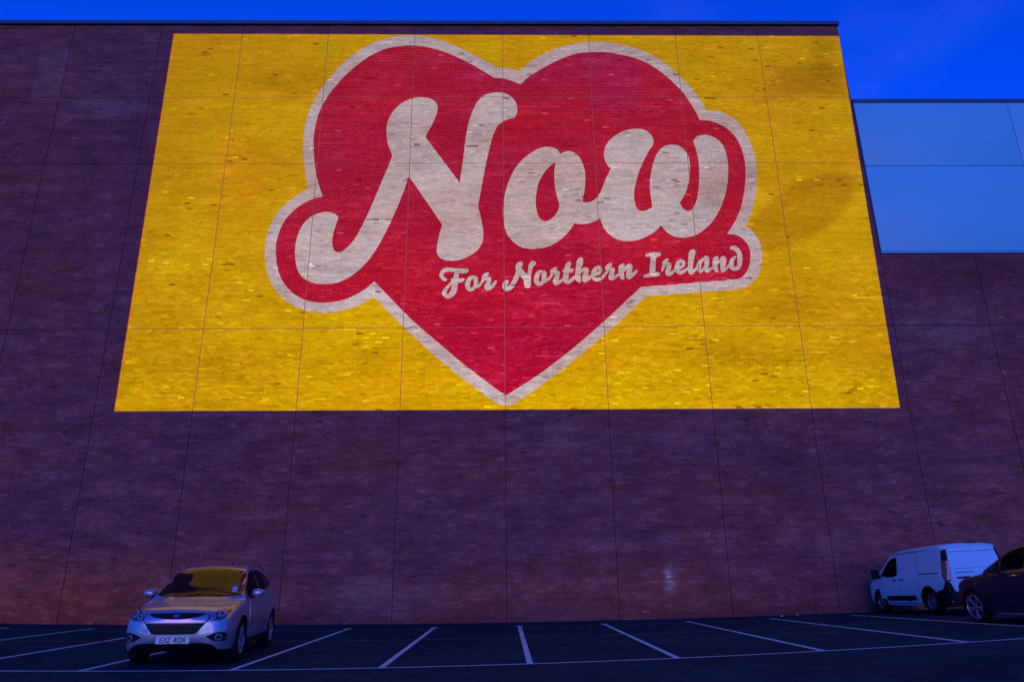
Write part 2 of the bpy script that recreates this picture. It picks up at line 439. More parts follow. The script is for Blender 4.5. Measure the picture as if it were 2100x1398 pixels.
for r in range(len(JZ) - 1):
    for c in range(len(JX) - 1):
        z0, z1 = JZ[r] + VGAP[r], JZ[r + 1] - VGAP[r + 1]
        if JX[c] > CLX - .1:
            if z0 > CLZ: continue
            z1 = min(z1, CLZ - .02)
        box_obj('wall_panel', (JX[c] + GAP, JX[c + 1] - GAP, 0.0, .065, z0, z1), M_MORTAR, bld)

def set_attrs(me, tones, hues):
    for n, v in (('tone', tones), ('hue', hues)):
        at = me.attributes.new(n, 'FLOAT', 'FACE'); at.data.foreach_set('value', v)
FRONT = -.010
J = .0035
near = sorted((b_ for b_ in BR if -3.4 < b_[0] and b_[1] < 3.4 and b_[2] > .02 and b_[3] < .80 and b_[1] - b_[0] > .15), key=lambda q: (q[2], abs(q[0])))[:300]
near_set = set(near)
rest = [b_ for b_ in BR if b_ not in near_set]
vb = []; fb = []; tn = []; hu = []
for (x0, x1, z0, z1, t, h) in rest:
    k = len(vb); f = FRONT + (hash((x0, z0)) % 7 - 3) * .0006
    x0 += J; x1 -= J; z0 += J; z1 -= J
    vb += [(x0, f, z0), (x1, f, z0), (x1, f, z1), (x0, f, z1), (x0, .001, z0), (x1, .001, z0), (x1, .001, z1), (x0, .001, z1)]
    fb += [(k, k + 1, k + 2, k + 3), (k, k + 4, k + 5, k + 1), (k + 1, k + 5, k + 6, k + 2), (k + 2, k + 6, k + 7, k + 3), (k + 3, k + 7, k + 4, k)]
    tn += [t] * 5; hu += [h] * 5
bw = mesh_obj('brickwork', vb, fb, M_BRICK, bld)
set_attrs(bw.data, tn, hu)
tag(bw, kind='stuff')
cache = {}
for (x0, x1, z0, z1, t, h) in near:
    key = (round((x1 - x0) * 200), round(t * 8), round(h * 3))
    if key not in cache:
        w, hh = (x1 - x0) / 2 - J, (z1 - z0) / 2 - J
        v = [(-w, 0, -hh), (w, 0, -hh), (w, 0, hh), (-w, 0, hh), (-w, .011, -hh), (w, .011, -hh), (w, .011, hh), (-w, .011, hh)]
        me = bpy.data.meshes.new('brick')
        me.from_pydata(v, [], [(0, 1, 2, 3), (0, 4, 5, 1), (1, 5, 6, 2), (2, 6, 7, 3), (3, 7, 4, 0)])
        me.materials.append(M_BRICK)
        set_attrs(me, [t] * 5, [h] * 5)
        cache[key] = me
    o = bpy.data.objects.new('brick', cache[key])
    o.location = ((x0 + x1) / 2, FRONT, (z0 + z1) / 2)
    link(o, bld)

# copings, cladding, trims
bm = bmesh.new(); box(bm, -27.1, 13.44, -.08, .55, 22.10, 22.24); box(bm, -27.1, 13.44, -.10, -.08, 22.09, 22.25)
bm_obj('parapet_coping', bm, M_COPE, bld, smooth=False)
bm = bmesh.new(); box(bm, 13.42, 27.1, -.04, .55, 18.45, 18.60)
bm_obj('parapet_coping', bm, M_COPE, bld, smooth=False)
CX = [13.44, 19.40, 25.0, 27]; CZ = [12.17, 15.66, 18.44]
for i in range(3):
    for j in range(2):
        box_obj('cladding_panel', (CX[i] + .012, CX[i + 1] - .012, -.022, .06, CZ[j] + .012, CZ[j + 1] - .012), M_CLAD, bld, bevel=.006)
bm = bmesh.new(); box(bm, 13.42, 27, -.035, .06, CLZ + .01, CLZ + .055); bm_obj('drip_flashing', bm, M_TRIM, bld, smooth=False)
bm = bmesh.new(); box(bm, 13.405, 13.432, -.03, .06, CLZ + .06, 18.44); bm_obj('corner_trim', bm, M_COPE, bld, smooth=False)

# outlines of the projected image in metres on the wall
MD = {"white":[[0.631,19.909],[0.895,20.171],[1.056,20.319],[1.227,20.458],[1.409,20.587],[1.637,20.731],[1.876,20.864],[2.118,20.974],[2.417,21.084],[2.721,21.174],[2.97,21.231],[3.264,21.278],
[3.556,21.306],[3.801,21.307],[4.047,21.287],[4.337,21.245],[4.583,21.193],[4.826,21.122],[5.123,21.019],[5.407,20.905],[5.59,20.817],[5.758,20.719],[5.96,20.583],[6.157,20.427],
[6.314,20.283],[6.539,20.052],[6.748,19.817],[6.972,19.532],[7.183,19.236],[7.354,18.968],[7.513,18.686],[7.605,18.496],[7.771,18.108],[8.112,18.084],[8.205,18.064],[8.342,18.014],
[8.473,17.947],[8.637,17.837],[8.753,17.74],[8.859,17.63],[8.923,17.551],[9.003,17.427],[9.071,17.294],[9.15,17.105],[9.243,16.806],[9.293,16.598],[9.335,16.384],[9.366,16.167],
[9.379,16.009],[9.384,15.801],[9.377,15.541],[9.362,15.338],[9.338,15.132],[9.293,14.822],[9.256,14.615],[9.223,14.471],[9.174,14.304],[9.008,13.842],[8.874,13.522],[8.71,13.197],
[8.838,13.098],[8.94,12.982],[8.999,12.894],[9.073,12.746],[9.124,12.61],[9.16,12.464],[9.178,12.308],[9.179,12.148],[9.162,11.984],[9.122,11.785],[9.063,11.58],[9.003,11.426],
[8.925,11.28],[8.833,11.149],[8.732,11.039],[8.614,10.941],[8.482,10.86],[8.392,10.82],[8.252,10.777],[8.156,10.76],[7.832,10.73],[6.648,10.645],[4.924,10.504],[4.028,9.664],
[3.439,9.136],[2.686,8.496],[1.983,7.93],[1.677,7.696],[1.279,7.403],[0.807,7.068],[0.515,6.869],[0.325,6.751],[0.242,6.711],[0.108,6.675],[0.017,6.669],[-0.105,6.685],
[-0.224,6.725],[-0.338,6.786],[-0.485,6.886],[-1.392,7.582],[-2.028,8.104],[-2.486,8.508],[-2.944,8.944],[-3.567,9.563],[-4.522,10.543],[-4.738,10.388],[-4.974,10.249],[-5.177,10.156],
[-5.415,10.076],[-5.671,10.012],[-5.937,9.972],[-6.21,9.96],[-6.49,9.977],[-6.715,10.017],[-6.927,10.081],[-7.145,10.175],[-7.359,10.297],[-7.563,10.444],[-7.709,10.573],[-7.869,10.745],
[-8.017,10.945],[-8.095,11.074],[-8.142,11.166],[-8.245,11.406],[-8.32,11.644],[-8.394,11.976],[-8.431,12.263],[-8.439,12.564],[-8.427,12.829],[-8.388,13.08],[-8.312,13.358],[-8.229,13.575],
[-8.124,13.786],[-8.05,13.907],[-7.993,13.987],[-7.798,14.212],[-7.609,14.399],[-7.438,14.544],[-7.107,14.788],[-7.233,15.302],[-7.332,15.78],[-7.392,16.152],[-7.431,16.52],[-7.448,16.959],
[-7.438,17.338],[-7.402,17.703],[-7.366,17.918],[-7.332,18.076],[-7.242,18.394],[-7.087,18.805],[-6.932,19.145],[-6.776,19.415],[-6.433,19.938],[-6.312,20.106],[-6.151,20.31],[-6.016,20.469],
[-5.874,20.619],[-5.724,20.763],[-5.567,20.898],[-5.323,21.081],[-5.067,21.239],[-4.792,21.37],[-4.498,21.472],[-4.202,21.543],[-3.856,21.591],[-3.515,21.601],[-3.22,21.573],[-2.969,21.526],
[-2.668,21.446],[-2.367,21.336],[-2.079,21.207],[-1.446,20.863],[-1.081,20.651],[-0.783,20.461],[-0.217,20.08],[0.041,20.062],[0.254,20.031],[0.405,19.993]],"red":[[0.676,19.285],[0.886,19.521],[0.997,19.632],[1.165,19.767],[1.471,19.982],[1.772,20.182],[2.092,20.373],[2.375,20.521],[2.659,20.648],[2.801,20.697],[2.998,20.744],[3.292,20.786],
[3.536,20.803],[3.829,20.806],[4.023,20.798],[4.216,20.774],[4.456,20.722],[4.784,20.64],[5.018,20.569],[5.301,20.459],[5.488,20.369],[5.666,20.261],[5.837,20.135],[6.04,19.964],
[6.225,19.788],[6.432,19.561],[6.655,19.289],[6.836,19.044],[6.972,18.826],[7.116,18.551],[7.253,18.251],[7.373,17.94],[7.464,17.661],[7.67,17.661],[7.77,17.652],[7.875,17.629],
[7.976,17.595],[8.114,17.533],[8.287,17.433],[8.404,17.344],[8.512,17.243],[8.61,17.125],[8.699,16.991],[8.751,16.898],[8.811,16.757],[8.859,16.611],[8.9,16.453],[8.932,16.287],
[8.959,16.07],[8.971,15.847],[8.968,15.667],[8.953,15.438],[8.926,15.218],[8.881,14.944],[8.825,14.675],[8.76,14.423],[8.686,14.17],[8.636,14.016],[8.577,13.866],[8.489,13.675],
[8.395,13.491],[8.319,13.355],[8.212,13.184],[7.996,12.887],[8.183,12.879],[8.332,12.842],[8.379,12.822],[8.464,12.768],[8.57,12.667],[8.65,12.557],[8.71,12.419],[8.743,12.261],
[8.748,12.151],[8.742,12.041],[8.703,11.823],[8.642,11.626],[8.599,11.531],[8.546,11.437],[8.45,11.317],[8.379,11.25],[8.292,11.183],[8.244,11.157],[8.198,11.141],[8.044,11.117],
[7.86,11.133],[7.746,11.093],[7.663,11.082],[7.481,11.075],[7.266,11.08],[7.174,11.05],[7.08,11.032],[6.886,11.026],[6.707,11.028],[6.583,10.991],[6.535,10.984],[6.376,10.974],
[6.188,10.975],[6.031,10.939],[5.946,10.93],[5.715,10.92],[5.414,10.918],[4.76,10.853],[3.785,9.938],[3.264,9.461],[2.67,8.936],[2.136,8.49],[1.65,8.104],[1.205,7.775],
[0.838,7.526],[0.043,7.012],[-0.136,7.121],[-0.262,7.212],[-1.336,8.053],[-1.561,8.246],[-2.181,8.802],[-2.83,9.368],[-3.153,9.67],[-3.507,10.027],[-4.517,11.111],[-4.704,10.924],
[-4.879,10.78],[-5.101,10.631],[-5.322,10.515],[-5.532,10.434],[-5.74,10.378],[-5.949,10.343],[-6.2,10.329],[-6.457,10.34],[-6.63,10.368],[-6.765,10.403],[-6.854,10.433],[-7.059,10.527],
[-7.213,10.62],[-7.363,10.74],[-7.529,10.911],[-7.67,11.098],[-7.723,11.182],[-7.798,11.323],[-7.861,11.469],[-7.897,11.567],[-7.978,11.864],[-8.032,12.153],[-8.054,12.404],[-8.054,12.552],
[-8.046,12.7],[-8.011,12.949],[-7.949,13.196],[-7.899,13.339],[-7.859,13.432],[-7.765,13.602],[-7.682,13.72],[-7.594,13.832],[-7.498,13.937],[-7.395,14.036],[-7.206,14.184],[-7.092,14.256],
[-6.978,14.317],[-6.815,14.38],[-6.552,14.447],[-6.706,14.858],[-6.784,15.096],[-6.842,15.298],[-6.889,15.503],[-6.931,15.717],[-7.016,16.253],[-7.054,16.628],[-7.064,16.85],[-7.065,17.07],
[-7.056,17.289],[-7.043,17.452],[-6.988,17.835],[-6.926,18.114],[-6.877,18.273],[-6.821,18.427],[-6.666,18.774],[-6.483,19.099],[-6.246,19.462],[-5.99,19.798],[-5.683,20.151],[-5.423,20.408],
[-5.174,20.611],[-4.916,20.781],[-4.659,20.912],[-4.428,20.995],[-4.133,21.061],[-3.793,21.103],[-3.599,21.11],[-3.45,21.106],[-3.152,21.074],[-2.855,21.007],[-2.508,20.89],[-2.163,20.749],
[-1.833,20.589],[-1.471,20.384],[-1.113,20.157],[-0.807,19.944],[-0.341,19.592],[-0.048,19.567],[0.167,19.519],[0.402,19.423]],"N":[[-4.105,16.155],[-4.254,16.514],[-4.287,16.623],[-4.325,16.796],[-4.359,17.023],[-4.373,17.192],[-4.374,17.356],[-4.361,17.517],[-4.329,17.68],[-4.297,17.789],[-4.256,17.891],[-4.178,18.034],
[-4.065,18.204],[-3.97,18.32],[-3.862,18.422],[-3.744,18.51],[-3.574,18.602],[-3.382,18.673],[-3.225,18.707],[-3.13,18.715],[-3.037,18.712],[-2.885,18.685],[-2.785,18.648],[-2.726,18.619],
[-2.621,18.544],[-2.545,18.455],[-2.516,18.405],[-2.484,18.3],[-2.477,18.192],[-2.499,18.027],[-2.527,17.91],[-2.601,17.683],[-2.682,17.466],[-2.784,17.226],[-2.913,16.946],[-1.597,14.986],
[-1.552,15.451],[-1.47,16.17],[-1.391,16.994],[-1.329,17.413],[-1.257,17.747],[-1.158,18.075],[-1.05,18.351],[-0.998,18.458],[-0.939,18.554],[-0.839,18.681],[-0.721,18.783],[-0.58,18.855],
[-0.436,18.899],[-0.286,18.92],[-0.086,18.917],[0.058,18.887],[0.205,18.816],[0.329,18.714],[0.425,18.587],[0.477,18.487],[0.499,18.431],[0.53,18.317],[0.545,18.178],[0.532,18.039],
[0.493,17.904],[0.422,17.761],[0.273,17.737],[0.121,17.686],[0.02,17.632],[-0.066,17.567],[-0.148,17.489],[-0.215,17.4],[-0.268,17.3],[-0.351,17.097],[-0.429,16.838],[-0.61,16.0],
[-0.753,15.146],[-0.769,15.064],[-0.736,15.309],[-0.824,14.672],[-0.935,14.015],[-0.879,13.815],[-0.83,13.608],[-0.741,13.132],[-0.731,13.035],[-0.73,12.884],[-0.743,12.736],[-0.76,12.635],
[-0.786,12.54],[-0.808,12.489],[-0.864,12.395],[-0.927,12.312],[-0.995,12.241],[-1.103,12.147],[-1.175,12.095],[-1.289,12.027],[-1.45,11.953],[-1.578,11.914],[-1.759,11.884],[-1.894,11.88],
[-2.024,11.895],[-2.168,11.941],[-2.253,11.995],[-2.322,12.072],[-2.351,12.13],[-2.369,12.193],[-2.382,12.299],[-2.38,12.407],[-2.352,12.617],[-2.307,12.861],[-2.205,13.295],[-2.826,14.276],
[-3.466,15.272],[-3.655,14.572],[-3.805,14.096],[-4.051,13.415],[-4.186,13.064],[-4.295,12.8],[-4.454,12.455],[-4.567,12.243],[-4.692,12.034],[-4.799,11.875],[-4.91,11.73],[-5.025,11.597],
[-5.145,11.476],[-5.281,11.356],[-5.425,11.248],[-5.58,11.159],[-5.703,11.105],[-5.83,11.064],[-5.965,11.035],[-6.151,11.016],[-6.339,11.016],[-6.48,11.03],[-6.618,11.061],[-6.755,11.109],
[-6.884,11.173],[-6.965,11.229],[-7.044,11.3],[-7.144,11.42],[-7.194,11.507],[-7.252,11.649],[-7.294,11.789],[-7.338,12.028],[-7.365,12.27],[-7.369,12.513],[-7.354,12.709],[-7.32,12.908],
[-7.266,13.103],[-7.19,13.288],[-7.143,13.373],[-7.087,13.454],[-7.02,13.529],[-6.947,13.596],[-6.798,13.699],[-6.64,13.771],[-6.548,13.795],[-6.454,13.809],[-6.363,13.813],[-6.253,13.805],
[-6.151,13.781],[-6.098,13.76],[-6.048,13.734],[-6.006,13.702],[-5.929,13.592],[-6.0,13.302],[-6.041,13.101],[-6.074,12.906],[-6.093,12.733],[-6.088,12.618],[-6.067,12.501],[-6.034,12.391],
[-6.01,12.338],[-5.98,12.295],[-5.944,12.263],[-5.9,12.239],[-5.856,12.227],[-5.806,12.227],[-5.755,12.241],[-5.667,12.287],[-5.595,12.35],[-5.495,12.461],[-5.405,12.577],[-5.297,12.748],
[-5.216,12.911],[-5.063,13.265],[-4.918,13.64],[-4.785,14.024],[-4.562,14.702],[-4.596,14.558],[-4.407,15.201],[-4.243,15.664]],"o":[[2.113,16.199],[2.057,16.32],[2.024,16.372],[1.988,16.409],[1.902,16.463],[1.812,16.494],[1.67,16.513],[1.577,16.507],[1.479,16.488],[1.378,16.454],[1.233,16.387],[1.106,16.308],
[0.938,16.183],[0.812,16.074],[0.705,15.965],[0.608,15.851],[0.519,15.732],[0.459,15.64],[0.379,15.497],[0.286,15.304],[0.226,15.16],[0.172,15.013],[0.125,14.858],[0.051,14.542],
[-0.001,14.22],[-0.023,13.938],[-0.025,13.78],[-0.019,13.574],[0.014,13.248],[0.037,13.14],[0.068,13.037],[0.107,12.937],[0.154,12.842],[0.263,12.682],[0.327,12.61],[0.395,12.546],
[0.469,12.488],[0.547,12.437],[0.669,12.378],[0.757,12.353],[0.847,12.336],[0.936,12.325],[1.069,12.323],[1.309,12.349],[1.504,12.397],[1.685,12.468],[1.853,12.566],[2.047,12.715],
[2.221,12.887],[2.375,13.082],[2.535,13.339],[2.633,13.309],[2.727,13.292],[2.817,13.288],[2.911,13.297],[3.108,13.347],[3.37,13.453],[3.415,14.408],[3.287,14.278],[3.195,14.221],
[3.146,14.2],[3.043,14.172],[2.993,14.17],[2.947,14.178],[2.857,14.211],[2.92,14.485],[2.961,14.714],[2.99,14.948],[3.005,15.18],[3.005,15.393],[2.989,15.555],[2.953,15.725],
[2.903,15.884],[2.838,16.03],[2.771,16.132],[2.732,16.177],[2.644,16.25],[2.542,16.302],[2.444,16.324],[2.35,16.318],[2.255,16.287]],"oh":[[1.931,15.846],[1.805,15.759],[1.725,15.694],[1.593,15.545],[1.502,15.418],[1.443,15.321],[1.318,15.067],[1.277,14.96],[1.246,14.857],[1.198,14.609],[1.165,14.329],[1.159,14.216],
[1.162,14.059],[1.177,13.91],[1.199,13.786],[1.233,13.672],[1.277,13.57],[1.334,13.487],[1.375,13.455],[1.421,13.432],[1.468,13.419],[1.513,13.418],[1.604,13.442],[1.683,13.488],
[1.758,13.553],[1.833,13.64],[1.899,13.738],[1.972,13.878],[2.003,13.973],[2.022,14.07],[1.96,14.332],[1.903,14.629],[1.883,14.784],[1.867,15.004],[1.862,15.23],[1.869,15.405],
[1.886,15.572]],"w":[[3.415,14.407],[3.503,14.532],[3.551,14.622],[3.76,15.17],[3.965,15.562],[3.875,15.68],[3.798,15.835],[3.776,15.895],[3.748,16.012],[3.737,16.128],[3.738,16.188],[3.76,16.352],
[3.815,16.518],[3.907,16.685],[3.974,16.776],[4.044,16.85],[4.235,17.015],[4.401,17.128],[4.494,17.175],[4.6,17.215],[4.815,17.269],[4.926,17.285],[5.034,17.289],[5.133,17.286],
[5.228,17.271],[5.272,17.257],[5.357,17.216],[5.435,17.161],[5.507,17.089],[5.57,16.999],[5.615,16.886],[5.629,16.818],[5.634,16.753],[5.62,16.648],[5.58,16.551],[5.449,16.36],
[5.256,16.01],[5.124,15.74],[5.014,15.477],[4.903,15.161],[4.818,14.855],[4.769,14.624],[4.754,14.508],[4.749,14.401],[4.759,14.189],[4.789,14.025],[4.832,13.919],[4.862,13.877],
[4.912,13.836],[4.973,13.814],[5.018,13.812],[5.122,13.83],[5.216,13.866],[5.386,13.975],[5.354,14.556],[5.357,14.823],[5.381,15.04],[5.426,15.319],[5.462,15.49],[5.526,15.721],
[5.6,15.938],[5.661,16.09],[5.736,16.232],[5.827,16.365],[5.897,16.438],[5.992,16.503],[6.095,16.549],[6.198,16.581],[6.301,16.594],[6.455,16.583],[6.553,16.554],[6.596,16.532],
[6.677,16.472],[6.747,16.393],[6.832,16.241],[6.887,16.084],[6.908,15.929],[6.908,15.717],[6.89,15.49],[6.847,15.216],[6.787,14.954],[6.715,14.73],[6.625,14.516],[6.535,14.354],
[6.402,14.157],[6.455,14.001],[6.509,13.909],[6.543,13.872],[6.626,13.818],[6.67,13.809],[6.73,13.824],[6.79,13.863],[6.829,13.901],[6.868,13.948],[6.94,14.055],[7.008,14.202],
[7.06,14.362],[7.125,14.634],[7.184,14.972],[7.226,15.367],[7.245,15.702],[7.242,15.98],[7.224,16.203],[7.178,16.494],[7.124,16.762],[7.192,16.864],[7.233,16.908],[7.317,16.962],
[7.412,16.999],[7.515,17.023],[7.568,17.028],[7.667,17.019],[7.761,16.989],[7.853,16.947],[7.947,16.892],[8.037,16.826],[8.112,16.75],[8.175,16.665],[8.226,16.571],[8.263,16.467],
[8.308,16.241],[8.331,15.946],[8.33,15.784],[8.321,15.617],[8.286,15.271],[8.236,14.99],[8.153,14.67],[8.066,14.403],[7.943,14.092],[7.847,13.893],[7.712,13.662],[7.559,13.445],
[7.425,13.284],[7.271,13.13],[7.105,12.994],[6.923,12.878],[6.78,12.815],[6.628,12.773],[6.529,12.756],[6.422,12.746],[6.268,12.753],[6.176,12.77],[6.088,12.799],[5.97,12.863],
[5.898,12.918],[5.83,12.981],[5.766,13.059],[5.647,13.235],[5.514,13.089],[5.361,12.961],[5.148,12.823],[4.966,12.733],[4.789,12.668],[4.7,12.645],[4.596,12.627],[4.439,12.617],
[4.243,12.627],[4.104,12.661],[3.976,12.721],[3.857,12.803],[3.745,12.91],[3.653,13.028],[3.584,13.154],[3.531,13.287],[3.472,13.523],[3.37,13.454]],"small":[["F",[[[-1.941,11.624],[-2.0,11.62],[-2.056,11.607],[-2.102,11.587],[-2.144,11.559],[-2.186,11.521],[-2.204,11.5],[-2.22,11.477],[-2.234,11.454],[-2.247,11.426],[-2.255,11.403],[-2.261,11.375],
[-2.264,11.333],[-2.261,11.31],[-2.256,11.287],[-2.247,11.264],[-2.237,11.241],[-2.209,11.199],[-2.183,11.171],[-2.149,11.147],[-2.076,11.107],[-2.063,11.104],[-2.046,11.104],[-2.025,11.112],
[-2.015,11.12],[-2.008,11.129],[-1.999,11.152],[-1.999,11.175],[-2.005,11.193],[-2.014,11.208],[-2.031,11.223],[-2.096,11.268],[-2.108,11.282],[-2.12,11.305],[-2.127,11.333],[-2.125,11.356],
[-2.113,11.388],[-2.098,11.411],[-2.074,11.433],[-2.044,11.452],[-2.019,11.462],[-1.989,11.468],[-1.942,11.468],[-1.87,11.464],[-1.746,11.446],[-1.741,11.445],[-1.739,11.442],[-1.76,11.326],
[-1.782,11.22],[-1.785,11.217],[-1.814,11.214],[-1.831,11.206],[-1.85,11.188],[-1.861,11.165],[-1.863,11.151],[-1.863,11.133],[-1.859,11.114],[-1.85,11.096],[-1.851,11.091],[-1.934,11.007],
[-1.997,10.936],[-2.112,10.795],[-2.128,10.77],[-2.141,10.747],[-2.151,10.718],[-2.156,10.695],[-2.158,10.672],[-2.157,10.645],[-2.153,10.622],[-2.145,10.599],[-2.133,10.576],[-2.12,10.558],
[-2.103,10.538],[-2.081,10.518],[-2.039,10.489],[-2.017,10.478],[-1.996,10.471],[-1.971,10.466],[-1.95,10.465],[-1.929,10.466],[-1.903,10.471],[-1.874,10.48],[-1.845,10.493],[-1.816,10.508],
[-1.791,10.524],[-1.77,10.541],[-1.748,10.561],[-1.719,10.597],[-1.692,10.642],[-1.67,10.692],[-1.651,10.751],[-1.641,10.793],[-1.632,10.843],[-1.607,11.049],[-1.604,11.053],[-1.557,11.051],
[-1.523,11.054],[-1.502,11.059],[-1.477,11.069],[-1.447,11.089],[-1.401,11.13],[-1.39,11.144],[-1.386,11.158],[-1.385,11.181],[-1.391,11.2],[-1.406,11.217],[-1.423,11.226],[-1.436,11.228],
[-1.449,11.226],[-1.504,11.208],[-1.525,11.203],[-1.555,11.203],[-1.593,11.209],[-1.59,11.298],[-1.579,11.409],[-1.575,11.41],[-1.506,11.403],[-1.43,11.4],[-1.374,11.403],[-1.336,11.41],
[-1.315,11.418],[-1.298,11.428],[-1.26,11.462],[-1.247,11.479],[-1.24,11.5],[-1.238,11.514],[-1.239,11.528],[-1.243,11.542],[-1.25,11.556],[-1.257,11.565],[-1.269,11.577],[-1.282,11.584],
[-1.295,11.588],[-1.312,11.589],[-1.372,11.583],[-1.47,11.582],[-1.65,11.586],[-1.735,11.594],[-1.872,11.622]]],[[[-1.814,10.999],[-1.811,11.003],[-1.809,10.999],[-1.832,10.857],[-1.846,10.806],[-1.867,10.753],[-1.923,10.639],[-1.943,10.607],[-1.952,10.606],[-1.965,10.611],[-1.982,10.626],
[-2.002,10.653],[-2.009,10.671],[-2.006,10.699],[-1.993,10.734],[-1.957,10.803],[-1.911,10.878],[-1.869,10.935]]]],["o",[[[-1.084,11.324],[-1.16,11.309],[-1.186,11.3],[-1.207,11.288],[-1.232,11.268],[-1.258,11.241],[-1.283,11.209],[-1.303,11.176],[-1.325,11.135],[-1.341,11.094],[-1.354,11.052],
[-1.362,11.011],[-1.365,10.974],[-1.365,10.938],[-1.36,10.905],[-1.35,10.869],[-1.339,10.84],[-1.323,10.809],[-1.307,10.786],[-1.287,10.763],[-1.266,10.747],[-1.244,10.735],[-1.219,10.726],
[-1.189,10.721],[-1.16,10.723],[-1.126,10.731],[-1.097,10.743],[-1.069,10.758],[-1.044,10.776],[-1.021,10.799],[-1.0,10.824],[-0.979,10.855],[-0.949,10.852],[-0.924,10.855],[-0.902,10.861],
[-0.877,10.876],[-0.85,10.898],[-0.822,10.929],[-0.793,10.966],[-0.77,10.999],[-0.713,11.109],[-0.726,11.128],[-0.738,11.138],[-0.755,11.146],[-0.776,11.15],[-0.826,11.073],[-0.849,11.041],
[-0.899,10.99],[-0.92,10.973],[-0.937,10.963],[-0.921,11.059],[-0.914,11.133],[-0.914,11.184],[-0.919,11.211],[-0.925,11.23],[-0.941,11.258],[-0.956,11.276],[-0.968,11.287],[-0.981,11.293],
[-0.994,11.295],[-1.007,11.295],[-1.024,11.29],[-1.028,11.29],[-1.037,11.307],[-1.05,11.319],[-1.067,11.325]]],[[[-1.071,11.217],[-1.068,11.217],[-1.067,11.212],[-1.069,11.189],[-1.069,11.166],[-1.058,11.051],[-1.06,10.982],[-1.065,10.945],[-1.072,10.927],[-1.085,10.906],[-1.098,10.89],
[-1.114,10.875],[-1.131,10.865],[-1.148,10.859],[-1.169,10.857],[-1.178,10.861],[-1.185,10.873],[-1.191,10.891],[-1.196,10.918],[-1.198,10.946],[-1.194,11.001],[-1.181,11.061],[-1.159,11.117],
[-1.129,11.168],[-1.12,11.18],[-1.108,11.191]]]],["r",[[[-0.594,11.433],[-0.67,11.403],[-0.696,11.387],[-0.713,11.372],[-0.732,11.349],[-0.75,11.322],[-0.781,11.262],[-0.787,11.239],[-0.788,11.22],[-0.784,11.202],[-0.784,11.179],
[-0.776,11.151],[-0.751,11.145],[-0.738,11.138],[-0.726,11.128],[-0.712,11.109],[-0.7,11.11],[-0.627,11.128],[-0.606,11.132],[-0.638,11.053],[-0.674,10.985],[-0.688,10.948],[-0.693,10.916],
[-0.694,10.888],[-0.691,10.856],[-0.683,10.829],[-0.675,10.811],[-0.664,10.792],[-0.648,10.775],[-0.634,10.765],[-0.618,10.757],[-0.597,10.751],[-0.576,10.749],[-0.555,10.75],[-0.531,10.755],
[-0.508,10.762],[-0.487,10.772],[-0.466,10.784],[-0.445,10.8],[-0.424,10.819],[-0.379,10.869],[-0.333,10.928],[-0.277,11.015],[-0.266,11.038],[-0.256,11.07],[-0.254,11.084],[-0.258,11.098],
[-0.267,11.112],[-0.283,11.12],[-0.3,11.121],[-0.313,11.115],[-0.359,11.071],[-0.432,10.992],[-0.466,10.964],[-0.501,10.943],[-0.501,10.947],[-0.458,11.103],[-0.453,11.135],[-0.451,11.168],
[-0.447,11.186],[-0.448,11.205],[-0.452,11.218],[-0.459,11.232],[-0.47,11.244],[-0.481,11.251],[-0.551,11.273],[-0.598,11.281],[-0.603,11.284],[-0.542,11.355],[-0.536,11.367],[-0.533,11.381],
[-0.533,11.395],[-0.535,11.404],[-0.542,11.417],[-0.551,11.426],[-0.559,11.432],[-0.572,11.436],[-0.585,11.435]]],[]],["N",[[[0.974,11.855],[0.944,11.842],[0.918,11.822],[0.896,11.793],[0.878,11.753],[0.867,11.71],[0.852,11.621],[0.833,11.477],[0.802,11.345],[0.798,11.345],[0.76,11.398],
[0.627,11.571],[0.614,11.59],[0.615,11.608],[0.624,11.65],[0.656,11.716],[0.663,11.739],[0.664,11.758],[0.662,11.776],[0.656,11.795],[0.645,11.814],[0.63,11.83],[0.613,11.841],
[0.591,11.847],[0.57,11.848],[0.553,11.844],[0.54,11.838],[0.488,11.808],[0.46,11.787],[0.439,11.763],[0.423,11.738],[0.411,11.712],[0.401,11.675],[0.397,11.633],[0.399,11.591],
[0.408,11.544],[0.423,11.497],[0.39,11.386],[0.349,11.275],[0.294,11.146],[0.258,11.072],[0.212,10.99],[0.192,10.96],[0.175,10.942],[0.146,10.921],[0.122,10.912],[0.12,10.917],
[0.12,10.926],[0.121,10.976],[0.151,11.087],[0.152,11.096],[0.151,11.11],[0.148,11.119],[0.142,11.128],[0.126,11.139],[0.117,11.141],[0.092,11.142],[0.066,11.139],[0.041,11.128],
[0.011,11.106],[-0.015,11.081],[-0.037,11.051],[-0.051,11.023],[-0.061,10.991],[-0.068,10.95],[-0.069,10.913],[-0.067,10.885],[-0.063,10.858],[-0.055,10.83],[-0.045,10.808],[-0.033,10.789],
[-0.017,10.771],[0.004,10.754],[0.023,10.743],[0.042,10.735],[0.067,10.728],[0.093,10.725],[0.122,10.726],[0.148,10.731],[0.173,10.74],[0.203,10.754],[0.228,10.77],[0.267,10.8],
[0.301,10.834],[0.335,10.879],[0.368,10.934],[0.405,11.001],[0.44,11.074],[0.498,11.209],[0.537,11.314],[0.541,11.317],[0.592,11.254],[0.62,11.213],[0.654,11.155],[0.677,11.107],
[0.687,11.079],[0.689,11.066],[0.691,10.974],[0.696,10.932],[0.706,10.899],[0.722,10.87],[0.739,10.852],[0.756,10.841],[0.777,10.832],[0.798,10.828],[0.819,10.829],[0.84,10.835],
[0.86,10.844],[0.879,10.858],[0.896,10.876],[0.911,10.899],[0.921,10.922],[0.928,10.949],[0.93,10.977],[0.931,11.009],[0.928,11.041],[0.923,11.078],[0.929,11.11],[0.929,11.217],
